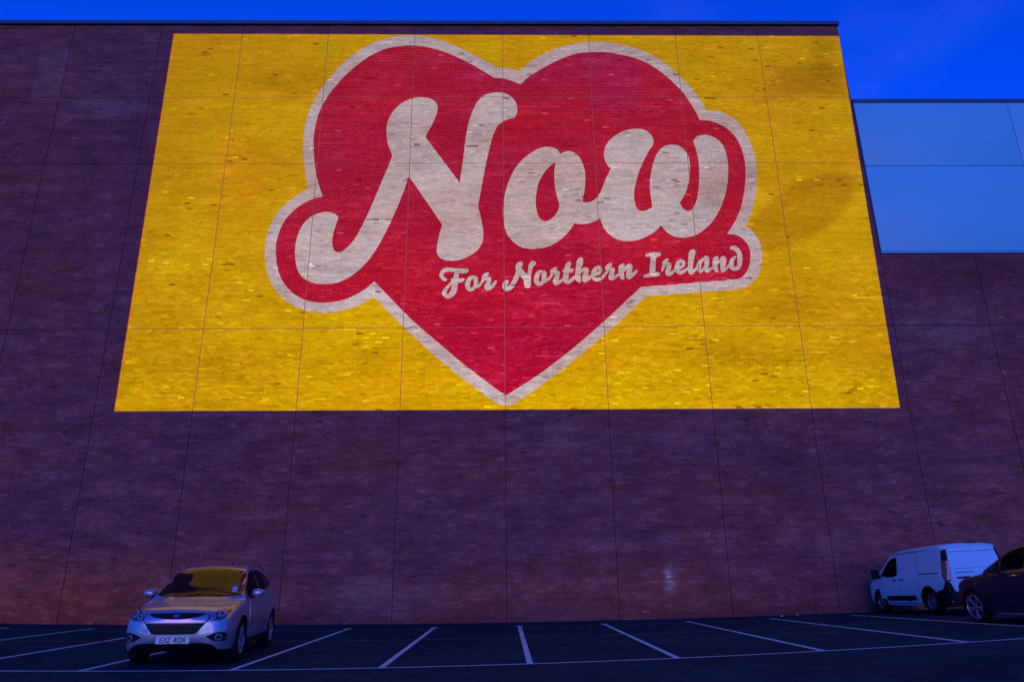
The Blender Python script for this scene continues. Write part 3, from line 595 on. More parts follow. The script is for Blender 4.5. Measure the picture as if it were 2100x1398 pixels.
[0.931,11.263],[0.941,11.328],[0.988,11.569],[0.995,11.593],[1.005,11.616],[1.033,11.662],[1.048,11.681],[1.087,11.703],[1.105,11.717],[1.118,11.738],[1.125,11.765],[1.124,11.789],
[1.119,11.807],[1.107,11.827],[1.09,11.842],[1.069,11.851],[1.021,11.858],[1.0,11.859]]],[]],["o",[[[1.31,11.521],[1.302,11.52],[1.224,11.499],[1.198,11.488],[1.177,11.475],[1.151,11.452],[1.127,11.424],[1.104,11.392],[1.083,11.355],[1.064,11.313],[1.051,11.276],
[1.042,11.239],[1.036,11.193],[1.035,11.156],[1.038,11.11],[1.045,11.068],[1.056,11.032],[1.068,11.004],[1.083,10.981],[1.102,10.959],[1.123,10.942],[1.148,10.926],[1.173,10.916],
[1.199,10.909],[1.228,10.908],[1.245,10.909],[1.267,10.915],[1.305,10.934],[1.331,10.951],[1.357,10.973],[1.379,10.996],[1.399,11.021],[1.448,11.041],[1.479,11.057],[1.509,11.076],
[1.544,11.104],[1.588,11.146],[1.623,11.185],[1.69,11.273],[1.696,11.292],[1.696,11.306],[1.693,11.315],[1.688,11.324],[1.665,11.335],[1.644,11.341],[1.635,11.338],[1.624,11.329],
[1.565,11.258],[1.539,11.231],[1.512,11.209],[1.465,11.177],[1.462,11.182],[1.48,11.288],[1.486,11.348],[1.485,11.39],[1.481,11.409],[1.475,11.427],[1.465,11.446],[1.454,11.46],
[1.433,11.479],[1.417,11.488],[1.4,11.49],[1.382,11.487],[1.369,11.479],[1.356,11.466],[1.353,11.47],[1.35,11.493],[1.341,11.507],[1.328,11.517]]],[[[1.338,11.437],[1.339,11.437],[1.326,11.396],[1.32,11.354],[1.315,11.266],[1.317,11.169],[1.315,11.15],[1.307,11.118],[1.3,11.099],[1.292,11.086],[1.283,11.076],
[1.266,11.064],[1.24,11.055],[1.223,11.069],[1.215,11.081],[1.21,11.1],[1.205,11.128],[1.203,11.16],[1.207,11.215],[1.219,11.269],[1.241,11.326],[1.266,11.373],[1.284,11.391]]]],["r",[[[1.806,11.623],[1.75,11.605],[1.724,11.594],[1.698,11.578],[1.673,11.557],[1.649,11.526],[1.609,11.462],[1.601,11.436],[1.601,11.422],[1.603,11.408],[1.613,11.385],
[1.625,11.371],[1.636,11.353],[1.644,11.343],[1.686,11.325],[1.699,11.324],[1.789,11.337],[1.794,11.337],[1.796,11.333],[1.757,11.259],[1.735,11.213],[1.714,11.153],[1.703,11.111],
[1.7,11.07],[1.703,11.038],[1.714,11.005],[1.732,10.976],[1.753,10.957],[1.778,10.942],[1.803,10.936],[1.829,10.936],[1.854,10.942],[1.876,10.952],[1.902,10.969],[1.941,11.0],
[2.061,11.1],[2.098,11.183],[2.097,11.188],[2.059,11.211],[2.055,11.211],[1.933,11.134],[1.889,11.111],[1.889,11.124],[1.896,11.157],[1.927,11.254],[1.937,11.291],[1.951,11.374],
[1.957,11.393],[1.957,11.411],[1.954,11.425],[1.947,11.439],[1.938,11.449],[1.926,11.457],[1.853,11.479],[1.807,11.488],[1.804,11.491],[1.857,11.551],[1.863,11.565],[1.865,11.579],
[1.863,11.593],[1.859,11.603],[1.853,11.611],[1.845,11.619],[1.828,11.625],[1.815,11.625]]],[]],["t",[[[2.277,11.835],[2.26,11.828],[2.22,11.804],[2.203,11.788],[2.185,11.765],[2.167,11.732],[2.154,11.695],[2.14,11.644],[2.117,11.548],[2.091,11.543],[2.074,11.533],
[2.059,11.518],[2.051,11.499],[2.047,11.476],[2.052,11.453],[2.063,11.434],[2.08,11.42],[2.083,11.415],[2.073,11.369],[2.065,11.318],[2.06,11.267],[2.057,11.216],[2.059,11.211],
[2.097,11.188],[2.098,11.183],[2.064,11.105],[2.063,11.1],[2.066,11.087],[2.078,11.059],[2.093,11.036],[2.111,11.017],[2.133,11.001],[2.158,10.989],[2.188,10.981],[2.222,10.978],
[2.247,10.981],[2.265,10.986],[2.286,10.996],[2.308,11.009],[2.33,11.026],[2.405,11.093],[2.48,11.172],[2.496,11.219],[2.523,11.279],[2.519,11.288],[2.515,11.293],[2.482,11.314],
[2.411,11.261],[2.341,11.201],[2.314,11.18],[2.275,11.156],[2.253,11.144],[2.249,11.145],[2.243,11.155],[2.24,11.192],[2.243,11.234],[2.261,11.345],[2.274,11.41],[2.314,11.41],
[2.34,11.412],[2.361,11.418],[2.382,11.428],[2.401,11.443],[2.414,11.46],[2.434,11.493],[2.439,11.511],[2.437,11.525],[2.43,11.541],[2.418,11.554],[2.405,11.559],[2.388,11.559],
[2.344,11.544],[2.319,11.543],[2.307,11.545],[2.358,11.741],[2.361,11.769],[2.358,11.783],[2.353,11.797],[2.345,11.811],[2.333,11.823],[2.32,11.831],[2.307,11.835],[2.29,11.837]]],[]],["h",[[[2.706,11.994],[2.675,11.984],[2.653,11.974],[2.633,11.961],[2.613,11.943],[2.597,11.923],[2.581,11.896],[2.569,11.867],[2.56,11.839],[2.546,11.782],[2.539,11.745],
[2.527,11.642],[2.498,11.46],[2.483,11.321],[2.483,11.316],[2.486,11.313],[2.515,11.293],[2.519,11.288],[2.523,11.279],[2.492,11.209],[2.48,11.172],[2.48,11.168],[2.492,11.131],
[2.512,11.097],[2.537,11.071],[2.586,11.032],[2.603,11.023],[2.62,11.02],[2.637,11.024],[2.654,11.034],[2.663,11.044],[2.67,11.056],[2.675,11.079],[2.676,11.19],[2.667,11.301],
[2.666,11.366],[2.669,11.371],[2.752,11.431],[2.774,11.444],[2.8,11.456],[2.803,11.454],[2.802,11.449],[2.751,11.315],[2.735,11.264],[2.725,11.217],[2.72,11.185],[2.719,11.157],
[2.72,11.134],[2.727,11.107],[2.737,11.085],[2.75,11.069],[2.77,11.052],[2.791,11.042],[2.817,11.037],[2.838,11.038],[2.864,11.046],[2.895,11.064],[2.942,11.101],[2.975,11.133],
[3.052,11.211],[3.055,11.216],[3.073,11.276],[3.075,11.29],[3.073,11.304],[3.066,11.318],[3.052,11.335],[3.048,11.339],[3.043,11.34],[3.03,11.332],[2.924,11.256],[2.922,11.258],
[2.967,11.416],[2.973,11.448],[2.975,11.476],[2.97,11.518],[2.96,11.551],[2.951,11.57],[2.941,11.584],[2.918,11.605],[2.901,11.614],[2.88,11.619],[2.858,11.619],[2.837,11.615],
[2.81,11.604],[2.784,11.589],[2.687,11.525],[2.684,11.529],[2.706,11.599],[2.749,11.683],[2.767,11.73],[2.78,11.791],[2.788,11.871],[2.786,11.941],[2.782,11.955],[2.774,11.97],
[2.761,11.984],[2.745,11.993],[2.727,11.997]]],[]],["e",[[[3.286,11.676],[3.252,11.666],[3.216,11.65],[3.19,11.632],[3.161,11.606],[3.132,11.574],[3.106,11.536],[3.085,11.499],[3.069,11.457],[3.054,11.402],[3.046,11.341],
[3.068,11.315],[3.075,11.295],[3.073,11.276],[3.055,11.216],[3.062,11.193],[3.076,11.165],[3.09,11.144],[3.109,11.123],[3.135,11.102],[3.16,11.088],[3.185,11.079],[3.215,11.074],
[3.249,11.075],[3.279,11.08],[3.318,11.091],[3.358,11.106],[3.386,11.122],[3.415,11.141],[3.446,11.166],[3.477,11.195],[3.507,11.228],[3.547,11.274],[3.58,11.315],[3.609,11.357],
[3.656,11.427],[3.66,11.441],[3.66,11.459],[3.659,11.464],[3.654,11.469],[3.633,11.476],[3.608,11.48],[3.586,11.479],[3.49,11.365],[3.432,11.304],[3.391,11.271],[3.374,11.261],
[3.352,11.252],[3.287,11.237],[3.244,11.232],[3.235,11.233],[3.227,11.239],[3.22,11.248],[3.216,11.257],[3.215,11.28],[3.217,11.3],[3.256,11.302],[3.29,11.309],[3.325,11.325],
[3.361,11.348],[3.394,11.377],[3.419,11.407],[3.435,11.437],[3.445,11.474],[3.447,11.516],[3.439,11.568],[3.425,11.61],[3.405,11.642],[3.385,11.662],[3.36,11.674],[3.325,11.68]]],[[[3.304,11.536],[3.323,11.54],[3.33,11.526],[3.332,11.517],[3.328,11.498],[3.32,11.484],[3.303,11.466],[3.284,11.45],[3.265,11.438],[3.249,11.434],[3.241,11.434],
[3.236,11.436],[3.241,11.452],[3.256,11.484],[3.274,11.512],[3.287,11.526]]]],["r",[[[3.74,11.778],[3.678,11.752],[3.651,11.738],[3.628,11.721],[3.606,11.7],[3.584,11.665],[3.554,11.599],[3.548,11.572],[3.551,11.548],[3.564,11.52],[3.573,11.497],
[3.586,11.481],[3.625,11.478],[3.642,11.474],[3.659,11.467],[3.732,11.478],[3.696,11.403],[3.68,11.366],[3.658,11.301],[3.649,11.259],[3.646,11.222],[3.65,11.19],[3.661,11.162],
[3.677,11.139],[3.696,11.122],[3.717,11.111],[3.738,11.107],[3.764,11.108],[3.79,11.115],[3.816,11.127],[3.847,11.145],[3.896,11.179],[3.967,11.233],[4.017,11.277],[4.033,11.327],
[4.034,11.341],[4.032,11.351],[4.022,11.369],[4.01,11.383],[4.006,11.384],[3.993,11.377],[3.943,11.341],[3.902,11.314],[3.859,11.289],[3.842,11.281],[3.839,11.282],[3.838,11.286],
[3.844,11.319],[3.875,11.435],[3.879,11.463],[3.881,11.5],[3.889,11.519],[3.893,11.533],[3.892,11.556],[3.887,11.569],[3.881,11.58],[3.863,11.595],[3.783,11.62],[3.736,11.628],
[3.732,11.632],[3.792,11.692],[3.8,11.706],[3.805,11.725],[3.802,11.749],[3.795,11.762],[3.787,11.771],[3.777,11.777],[3.766,11.781],[3.753,11.781]]],[]],["n",[[[4.174,11.761],[4.161,11.758],[4.148,11.751],[4.098,11.719],[4.072,11.696],[4.056,11.677],[4.043,11.656],[4.033,11.635],[4.026,11.612],[4.018,11.565],[4.017,11.476],
[4.008,11.388],[4.01,11.383],[4.026,11.364],[4.033,11.346],[4.033,11.327],[4.02,11.281],[4.025,11.262],[4.037,11.235],[4.052,11.207],[4.068,11.183],[4.087,11.163],[4.104,11.152],
[4.125,11.144],[4.146,11.142],[4.172,11.145],[4.181,11.148],[4.191,11.155],[4.198,11.164],[4.203,11.178],[4.207,11.22],[4.206,11.252],[4.194,11.341],[4.197,11.406],[4.31,11.512],
[4.278,11.368],[4.268,11.298],[4.267,11.271],[4.268,11.247],[4.272,11.229],[4.279,11.212],[4.294,11.188],[4.311,11.173],[4.331,11.162],[4.352,11.156],[4.374,11.156],[4.4,11.161],
[4.426,11.172],[4.453,11.188],[4.488,11.214],[4.513,11.237],[4.582,11.316],[4.641,11.376],[4.664,11.403],[4.678,11.426],[4.686,11.45],[4.689,11.483],[4.684,11.501],[4.671,11.515],
[4.654,11.52],[4.641,11.518],[4.615,11.505],[4.586,11.483],[4.519,11.418],[4.464,11.369],[4.46,11.367],[4.502,11.516],[4.512,11.558],[4.517,11.591],[4.517,11.628],[4.513,11.666],
[4.504,11.694],[4.49,11.717],[4.47,11.737],[4.453,11.747],[4.441,11.751],[4.411,11.754],[4.393,11.751],[4.376,11.744],[4.349,11.727],[4.322,11.704],[4.211,11.587],[4.211,11.592],
[4.214,11.606],[4.24,11.676],[4.242,11.695],[4.241,11.709],[4.232,11.733],[4.216,11.75],[4.195,11.76]]],[]],["I",[[[5.283,12.187],[5.261,12.178],[5.238,12.161],[5.181,12.155],[5.142,12.146],[5.102,12.132],[5.03,12.102],[5.021,12.096],[5.012,12.087],[5.006,12.078],[5.001,12.064],
[5.001,12.045],[5.006,12.031],[5.016,12.019],[5.028,12.012],[5.041,12.01],[5.167,12.012],[5.188,12.011],[5.191,12.006],[5.172,11.87],[5.135,11.658],[5.1,11.383],[5.096,11.379],
[5.044,11.366],[5.001,11.351],[4.968,11.336],[4.902,11.3],[4.89,11.291],[4.881,11.277],[4.877,11.263],[4.877,11.249],[4.881,11.235],[4.888,11.225],[4.9,11.216],[4.913,11.213],
[5.12,11.233],[5.322,11.245],[5.375,11.254],[5.41,11.269],[5.446,11.296],[5.461,11.314],[5.468,11.335],[5.469,11.353],[5.464,11.372],[5.453,11.387],[5.437,11.399],[5.403,11.41],
[5.386,11.413],[5.356,11.414],[5.309,11.411],[5.305,11.413],[5.319,11.55],[5.337,11.686],[5.384,12.001],[5.387,12.003],[5.43,12.006],[5.465,12.011],[5.488,12.018],[5.51,12.029],
[5.524,12.04],[5.535,12.052],[5.553,12.082],[5.561,12.104],[5.56,12.128],[5.553,12.147],[5.542,12.16],[5.529,12.168],[5.504,12.176],[5.487,12.178],[5.461,12.178],[5.364,12.169],
[5.339,12.183],[5.322,12.188],[5.301,12.19]]],[]],["r",[[[5.772,11.938],[5.702,11.91],[5.682,11.899],[5.664,11.886],[5.645,11.869],[5.628,11.849],[5.579,11.778],[5.572,11.76],[5.57,11.741],[5.572,11.727],[5.577,11.713],
[5.579,11.694],[5.584,11.68],[5.54,11.568],[5.517,11.493],[5.515,11.484],[5.519,11.465],[5.526,11.455],[5.533,11.451],[5.544,11.447],[5.552,11.447],[5.561,11.449],[5.57,11.455],
[5.579,11.465],[5.621,11.534],[5.68,11.654],[5.685,11.656],[5.724,11.66],[5.75,11.659],[5.754,11.656],[5.703,11.562],[5.682,11.515],[5.665,11.46],[5.658,11.408],[5.658,11.38],
[5.661,11.357],[5.666,11.338],[5.674,11.32],[5.683,11.305],[5.695,11.291],[5.711,11.278],[5.728,11.27],[5.749,11.263],[5.766,11.261],[5.8,11.265],[5.818,11.27],[5.836,11.279],
[5.875,11.305],[5.935,11.356],[6.02,11.439],[6.04,11.509],[6.036,11.517],[6.032,11.519],[5.998,11.533],[5.884,11.45],[5.866,11.441],[5.839,11.431],[5.836,11.435],[5.843,11.477],
[5.873,11.561],[5.884,11.603],[5.902,11.692],[5.903,11.711],[5.9,11.725],[5.893,11.739],[5.882,11.751],[5.87,11.759],[5.79,11.783],[5.741,11.792],[5.753,11.807],[5.809,11.867],
[5.815,11.876],[5.82,11.89],[5.82,11.909],[5.817,11.919],[5.81,11.929],[5.793,11.939],[5.78,11.94]]],[]],["e",[[[6.258,11.907],[6.232,11.904],[6.201,11.895],[6.17,11.88],[6.14,11.861],[6.118,11.842],[6.098,11.819],[6.078,11.79],[6.057,11.753],[6.038,11.711],[6.02,11.664],
[6.009,11.622],[6.001,11.58],[5.999,11.537],[6.002,11.533],[6.036,11.517],[6.04,11.509],[6.027,11.467],[6.021,11.439],[6.033,11.416],[6.052,11.388],[6.071,11.365],[6.092,11.346],
[6.111,11.333],[6.132,11.323],[6.153,11.318],[6.178,11.316],[6.204,11.319],[6.231,11.327],[6.262,11.341],[6.301,11.363],[6.347,11.396],[6.423,11.466],[6.456,11.494],[6.487,11.554],
[6.488,11.568],[6.485,11.579],[6.474,11.596],[6.466,11.602],[6.456,11.598],[6.388,11.551],[6.333,11.518],[6.299,11.499],[6.275,11.488],[6.231,11.477],[6.2,11.475],[6.185,11.485],
[6.17,11.504],[6.169,11.509],[6.218,11.528],[6.271,11.555],[6.299,11.573],[6.321,11.592],[6.347,11.62],[6.366,11.648],[6.381,11.681],[6.391,11.714],[6.396,11.751],[6.395,11.784],
[6.388,11.817],[6.374,11.846],[6.351,11.872],[6.318,11.894],[6.288,11.905]]],[[[6.254,11.775],[6.26,11.775],[6.268,11.769],[6.273,11.761],[6.274,11.757],[6.272,11.728],[6.263,11.7],[6.249,11.677],[6.233,11.659],[6.21,11.638],[6.185,11.621],
[6.169,11.613],[6.167,11.616],[6.182,11.672],[6.203,11.733],[6.21,11.747],[6.22,11.758],[6.238,11.77]]]],["l",[[[6.705,12.296],[6.673,12.285],[6.651,12.274],[6.627,12.258],[6.606,12.238],[6.589,12.216],[6.574,12.19],[6.56,12.162],[6.547,12.124],[6.535,12.077],[6.526,12.034],
[6.51,11.892],[6.468,11.606],[6.469,11.601],[6.478,11.592],[6.485,11.579],[6.488,11.568],[6.488,11.559],[6.458,11.493],[6.458,11.465],[6.461,11.437],[6.467,11.409],[6.475,11.386],
[6.488,11.363],[6.499,11.347],[6.515,11.333],[6.531,11.324],[6.548,11.318],[6.565,11.317],[6.583,11.319],[6.605,11.326],[6.618,11.334],[6.635,11.348],[6.679,11.394],[6.789,11.504],
[6.794,11.52],[6.796,11.534],[6.793,11.555],[6.785,11.556],[6.772,11.553],[6.763,11.548],[6.69,11.488],[6.675,11.48],[6.67,11.48],[6.656,11.502],[6.651,11.501],[6.647,11.506],
[6.645,11.563],[6.646,11.6],[6.654,11.666],[6.666,11.731],[6.688,11.811],[6.759,12.023],[6.778,12.099],[6.788,12.161],[6.788,12.194],[6.783,12.242],[6.78,12.256],[6.773,12.27],
[6.76,12.285],[6.744,12.294],[6.727,12.298]]],[]],["a",[[[7.133,12.041],[7.113,12.031],[7.096,12.016],[7.083,11.994],[7.078,11.97],[7.007,11.945],[6.966,11.924],[6.915,11.886],[6.872,11.843],[6.837,11.798],[6.812,11.75],
[6.801,11.721],[6.793,11.693],[6.783,11.632],[6.726,11.567],[6.663,11.511],[6.656,11.502],[6.67,11.48],[6.679,11.481],[6.714,11.506],[6.767,11.551],[6.776,11.555],[6.789,11.556],
[6.793,11.555],[6.796,11.539],[6.79,11.501],[6.8,11.473],[6.811,11.45],[6.825,11.429],[6.841,11.411],[6.861,11.395],[6.877,11.387],[6.894,11.382],[6.907,11.382],[6.924,11.385],
[6.942,11.393],[6.955,11.402],[6.984,11.435],[7.034,11.493],[7.038,11.491],[7.047,11.463],[7.059,11.438],[7.074,11.418],[7.09,11.403],[7.11,11.391],[7.127,11.387],[7.148,11.386],
[7.166,11.39],[7.184,11.399],[7.202,11.411],[7.278,11.474],[7.344,11.535],[7.351,11.545],[7.354,11.555],[7.356,11.569],[7.353,11.583],[7.348,11.592],[7.333,11.603],[7.316,11.605],
[7.303,11.601],[7.197,11.541],[7.196,11.546],[7.2,11.569],[7.234,11.738],[7.245,11.804],[7.253,11.884],[7.252,11.936],[7.247,11.96],[7.239,11.979],[7.229,11.996],[7.213,12.012],
[7.168,12.04],[7.151,12.043]]],[[[7.083,11.861],[7.086,11.863],[7.088,11.861],[7.088,11.857],[7.078,11.786],[7.044,11.617],[7.032,11.61],[7.024,11.603],[6.957,11.524],[6.945,11.514],[6.944,11.519],
[6.94,11.566],[6.942,11.622],[6.951,11.678],[6.964,11.721],[6.986,11.763],[7.02,11.811],[7.044,11.835]]]],["n",[[[7.753,12.025],[7.736,12.019],[7.721,12.012],[7.688,11.986],[7.657,11.953],[7.607,11.877],[7.593,11.865],[7.57,11.854],[7.568,11.859],[7.59,11.954],[7.591,11.968],
[7.589,11.982],[7.584,11.994],[7.577,12.004],[7.565,12.012],[7.552,12.017],[7.535,12.016],[7.49,12.004],[7.467,11.996],[7.446,11.983],[7.429,11.969],[7.412,11.95],[7.399,11.931],
[7.389,11.912],[7.38,11.888],[7.369,11.841],[7.351,11.681],[7.349,11.649],[7.349,11.616],[7.353,11.583],[7.359,11.555],[7.376,11.503],[7.388,11.475],[7.401,11.452],[7.416,11.432],
[7.427,11.421],[7.444,11.41],[7.456,11.405],[7.49,11.399],[7.499,11.399],[7.508,11.403],[7.514,11.409],[7.52,11.418],[7.533,11.456],[7.539,11.488],[7.539,11.521],[7.531,11.596],
[7.53,11.624],[7.534,11.666],[7.546,11.742],[7.55,11.746],[7.6,11.762],[7.645,11.781],[7.647,11.779],[7.626,11.675],[7.616,11.614],[7.613,11.572],[7.614,11.53],[7.62,11.491],
[7.631,11.46],[7.649,11.434],[7.672,11.418],[7.694,11.411],[7.72,11.411],[7.746,11.419],[7.774,11.435],[7.807,11.46],[7.854,11.503],[7.884,11.534],[7.941,11.599],[7.956,11.651],
[7.969,11.688],[7.968,11.697],[7.962,11.707],[7.942,11.724],[7.869,11.651],[7.814,11.604],[7.799,11.593],[7.797,11.595],[7.802,11.623],[7.817,11.684],[7.846,11.769],[7.857,11.811],
[7.863,11.863],[7.861,11.915],[7.857,11.943],[7.85,11.967],[7.842,11.986],[7.829,12.003],[7.813,12.016],[7.796,12.023],[7.775,12.027]]],[]],["d",[[[8.139,12.422],[8.116,12.417],[8.098,12.409],[8.083,12.399],[8.068,12.384],[8.054,12.365],[8.041,12.337],[8.037,12.322],[8.037,12.308],[8.04,12.294],[8.045,12.284],
[8.061,12.271],[8.108,12.258],[8.164,12.253],[8.177,12.248],[8.197,12.226],[8.223,12.19],[8.248,12.146],[8.261,12.117],[8.266,12.083],[8.265,12.031],[8.258,11.932],[8.246,11.814],
[8.24,11.734],[8.236,11.706],[8.226,11.682],[8.207,11.654],[8.183,11.631],[8.165,11.62],[8.134,11.611],[8.121,11.611],[8.112,11.613],[8.109,11.622],[8.105,11.65],[8.104,11.697],
[8.109,11.744],[8.124,11.819],[8.138,11.866],[8.146,11.884],[8.154,11.895],[8.219,11.955],[8.226,11.965],[8.23,11.975],[8.232,11.989],[8.23,12.003],[8.225,12.014],[8.213,12.024],
[8.201,12.028],[8.183,12.025],[8.106,11.994],[8.087,11.984],[8.068,11.971],[8.044,11.947],[8.022,11.919],[8.001,11.881],[7.979,11.834],[7.957,11.777],[7.943,11.726],[7.962,11.707],
[7.969,11.693],[7.968,11.683],[7.95,11.632],[7.942,11.599],[7.951,11.571],[7.961,11.547],[7.974,11.524],[7.988,11.505],[8.001,11.491],[8.02,11.476],[8.04,11.464],[8.061,11.455],
[8.086,11.449],[8.107,11.448],[8.129,11.449],[8.155,11.453],[8.182,11.461],[8.209,11.471],[8.236,11.485],[8.26,11.501],[8.284,11.52],[8.306,11.541],[8.344,11.588],[8.36,11.611],
[8.375,11.639],[8.386,11.664],[8.396,11.696],[8.408,11.747],[8.43,11.884],[8.438,11.945],[8.442,11.997],[8.443,12.059],[8.439,12.116],[8.43,12.164],[8.417,12.211],[8.395,12.259],
[8.366,12.307],[8.328,12.354],[8.29,12.388],[8.259,12.408],[8.221,12.421],[8.183,12.426]]],[]]]}

# ---------------------------------------------------------------- the projected image, its light painted into the colour brick by brick
def clip(poly, ax, lim, keep_less):
    out = []
    n = len(poly)
    for i in range(n):
        p, q = poly[i], poly[(i + 1) % n]
        ip = (p[ax] <= lim) if keep_less else (p[ax] >= lim)
        iq = (q[ax] <= lim) if keep_less else (q[ax] >= lim)
        if ip: out.append(p)
        if ip != iq:
            s = (lim - p[ax]) / (q[ax] - p[ax])
            out.append((p[0] + s * (q[0] - p[0]), p[1] + s * (q[1] - p[1])))
    return out
CK = sorted(COURSES.keys())
def light_film(name, outers, holes, y, mat, parent, label=None, lift=0):
    tris = []
    for o in outers:
        loops = [[Vector((x, z, 0)) for x, z in o]] + [[Vector((x, z, 0)) for x, z in h] for h in holes]
        flat = [p for lp in loops for p in lp]
        for t in tessellate_polygon(loops):
            tris.append([(flat[i].x, flat[i].y) for i in t])
    V = []; Fc = []; T_ = []; H_ = []
    for tr in tris:                          # projected colour carried into the recessed mortar joints, in a darker tone
        for c in range(len(JX) - 1):
            if JX[c + 1] < min(p[0] for p in tr) or JX[c] > max(p[0] for p in tr): continue
            pc = clip(clip(tr, 0, JX[c] + GAP, False), 0, JX[c + 1] - GAP, True)
            for r in range(len(JZ) - 1):
                if len(pc) < 3: break
                q = clip(pc, 1, JZ[r] + GAP, False)
                if len(q) >= 3: q = clip(q, 1, JZ[r + 1] - GAP, True)
                if len(q) < 3: continue
                k = len(V); V += [(p[0], -.0012 - lift, p[1]) for p in q]
                Fc.append(tuple(range(k, k + len(q)))); T_.append(.40); H_.append(.5)
    for tr in tris:
        zmin = min(p[1] for p in tr); zmax = max(p[1] for p in tr)
        for ck in CK:
            if ck[1] < zmin or ck[0] > zmax: continue
            band = clip(clip(tr, 1, ck[0] + J, False), 1, ck[1] - J, True)
            if len(band) < 3: continue
            xa = min(p[0] for p in band); xb = max(p[0] for p in band)
            for (x0, x1, z0, z1, t, h) in COURSES[ck]:
                if x1 < xa: continue
                if x0 > xb: break
                pc = band
                if xa < x0 + J: pc = clip(pc, 0, x0 + J, False)
                if len(pc) >= 3 and xb > x1 - J: pc = clip(pc, 0, x1 - J, True)
                if len(pc) < 3: continue
                ar = abs(sum(pc[i][0] * pc[(i + 1) % len(pc)][1] - pc[(i + 1) % len(pc)][0] * pc[i][1] for i in range(len(pc)))) / 2
                if ar < 2e-6: continue
                k = len(V)
                V += [(p[0], y, p[1]) for p in pc]
                Fc.append(tuple(range(k, k + len(pc)))); T_.append(t); H_.append(h)
    me = bpy.data.meshes.new(name)
    me.from_pydata(V, [], Fc)
    me.update()
    set_attrs(me, T_, H_)
    # make all faces look out of the wall (towards -y)
    bm_ = bmesh.new(); bm_.from_mesh(me)
    bad = [f for f in bm_.faces if f.normal.y > 0]
    bmesh.ops.reverse_faces(bm_, faces=bad)
    bm_.to_mesh(me); bm_.free()
    me.materials.append(mat)
    o = bpy.data.objects.new(name, me)
    link(o, parent)
    if label: o['label'] = label
    return o
projection = empty('projection', (0, 0, 0))
tag(projection, 'projected image of a red heart on yellow with white script lettering, light put into the brick colour', 'projection')
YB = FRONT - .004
light_film('yellow_background', [QUAD], [], YB, M_YEL, projection)
light_film('white_outline', [MD['white']], [], YB - .002, M_WHT, projection, lift=.0008)
light_film('red_heart', [MD['red']], [], YB - .004, M_RED, projection, lift=.0016)
light_film('letter', [MD['N']], [], YB - .006, M_WHT, projection, 'large white script letter N', .0024)
light_film('letter', [MD['o']], [MD['oh']], YB - .006, M_WHT, projection, 'large white script letter o', .0024)
light_film('letter', [MD['w']], [], YB - .006, M_WHT, projection, 'large white script letter w', .0024)
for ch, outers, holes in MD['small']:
    light_film('letter', outers, holes, YB - .006, M_WHT, projection, 'small white script letter ' + ch, .0024)

# ================================================================ vehicles
def catmull(p0, p1, p2, p3, t):
    return .5 * ((2 * p1) + (p2 - p0) * t + (2 * p0 - 5 * p1 + 4 * p2 - p3) * t * t + (3 * p1 - p0 - 3 * p2 + p3) * t ** 3)
def body_bm(stations, ks=4, kj=3):
    """stations: (x, [(y, z), ...]) half sections from bottom centre to top centre; smooth closed mirrored shell"""
    S = [[Vector((x, y, z)) for y, z in sec] for x, sec in stations]
    n, mm = len(S), len(S[0])
    def at(i, j):
        i = min(max(i, 0), n - 1)
        if j < 0: v = S[i][-j]; return Vector((v.x, -v.y, v.z))
        if j >= mm: v = S[i][2 * mm - 2 - j]; return Vector((v.x, -v.y, v.z))
        return S[i][j]
    rows = []
    for i in range(n - 1):
        for a in range(ks if i < n - 2 else ks + 1):
            t = a / ks
            row = []
            for j in range(mm - 1):
                for b_ in range(kj if j < mm - 2 else kj + 1):
                    u = b_ / kj
                    q = []
                    for di in (-1, 0, 1, 2):
                        q.append(catmull(at(i + di, j - 1), at(i + di, j), at(i + di, j + 1), at(i + di, j + 2), u))
                    # keep x monotone: linear in x, smooth in y and z
                    v = catmull(q[0], q[1], q[2], q[3], t)
                    v.x = q[1].x + (q[2].x - q[1].x) * t
                    row.append(v)
            rows.append(row)
    bm = bmesh.new()
    full = []
    for row in rows:
        left = [bm.verts.new(v) for v in row]
        right = [bm.verts.new((v.x, -v.y, v.z)) for v in row[1:-1]]
        full.append(left + right[::-1])
    k = len(full[0])
    for a, b_ in zip(full, full[1:]):
        for j in range(k):
            bm.faces.new((a[j], a[(j + 1) % k], b_[(j + 1) % k], b_[j]))
    bm.faces.new(full[0][::-1]); bm.faces.new(full[-1])
    bmesh.ops.recalc_face_normals(bm, faces=bm.faces)
    return bm
def cut_wheels(name, bm, mat, parent, axles, r, zc, y_in):
    """the body with its wheel arches cut out; returns the object and a ray-cast tree of the uncut shell"""
    tree = BVHTree.FromBMesh(bm)
    o = bm_obj(name, bm, mat, parent, smooth=False)
    cb = bmesh.new()
    for xa in axles:
        for s in (-1, 1):
            ret = bmesh.ops.create_cone(cb, cap_ends=True, segments=40, radius1=r, radius2=r, depth=1.0)
            bmesh.ops.rotate(cb, verts=ret['verts'], cent=(0, 0, 0), matrix=Matrix.Rotation(R(90), 3, 'X'))
            bmesh.ops.translate(cb, verts=ret['verts'], vec=(xa, s * (y_in + .5), zc))
    cut = bm_obj('cutter', cb, None, None, smooth=False)
    md_ = o.modifiers.new('cut', 'BOOLEAN'); md_.operation = 'DIFFERENCE'; md_.object = cut; md_.solver = 'EXACT'
    dg = bpy.context.evaluated_depsgraph_get()
    me = bpy.data.meshes.new_from_object(o.evaluated_get(dg))
    o.modifiers.clear()
    old = o.data; o.data = me
    bpy.data.objects.remove(cut, do_unlink=True)
    bpy.data.meshes.remove(old)
    shade(o.data, 32)
    return o, tree
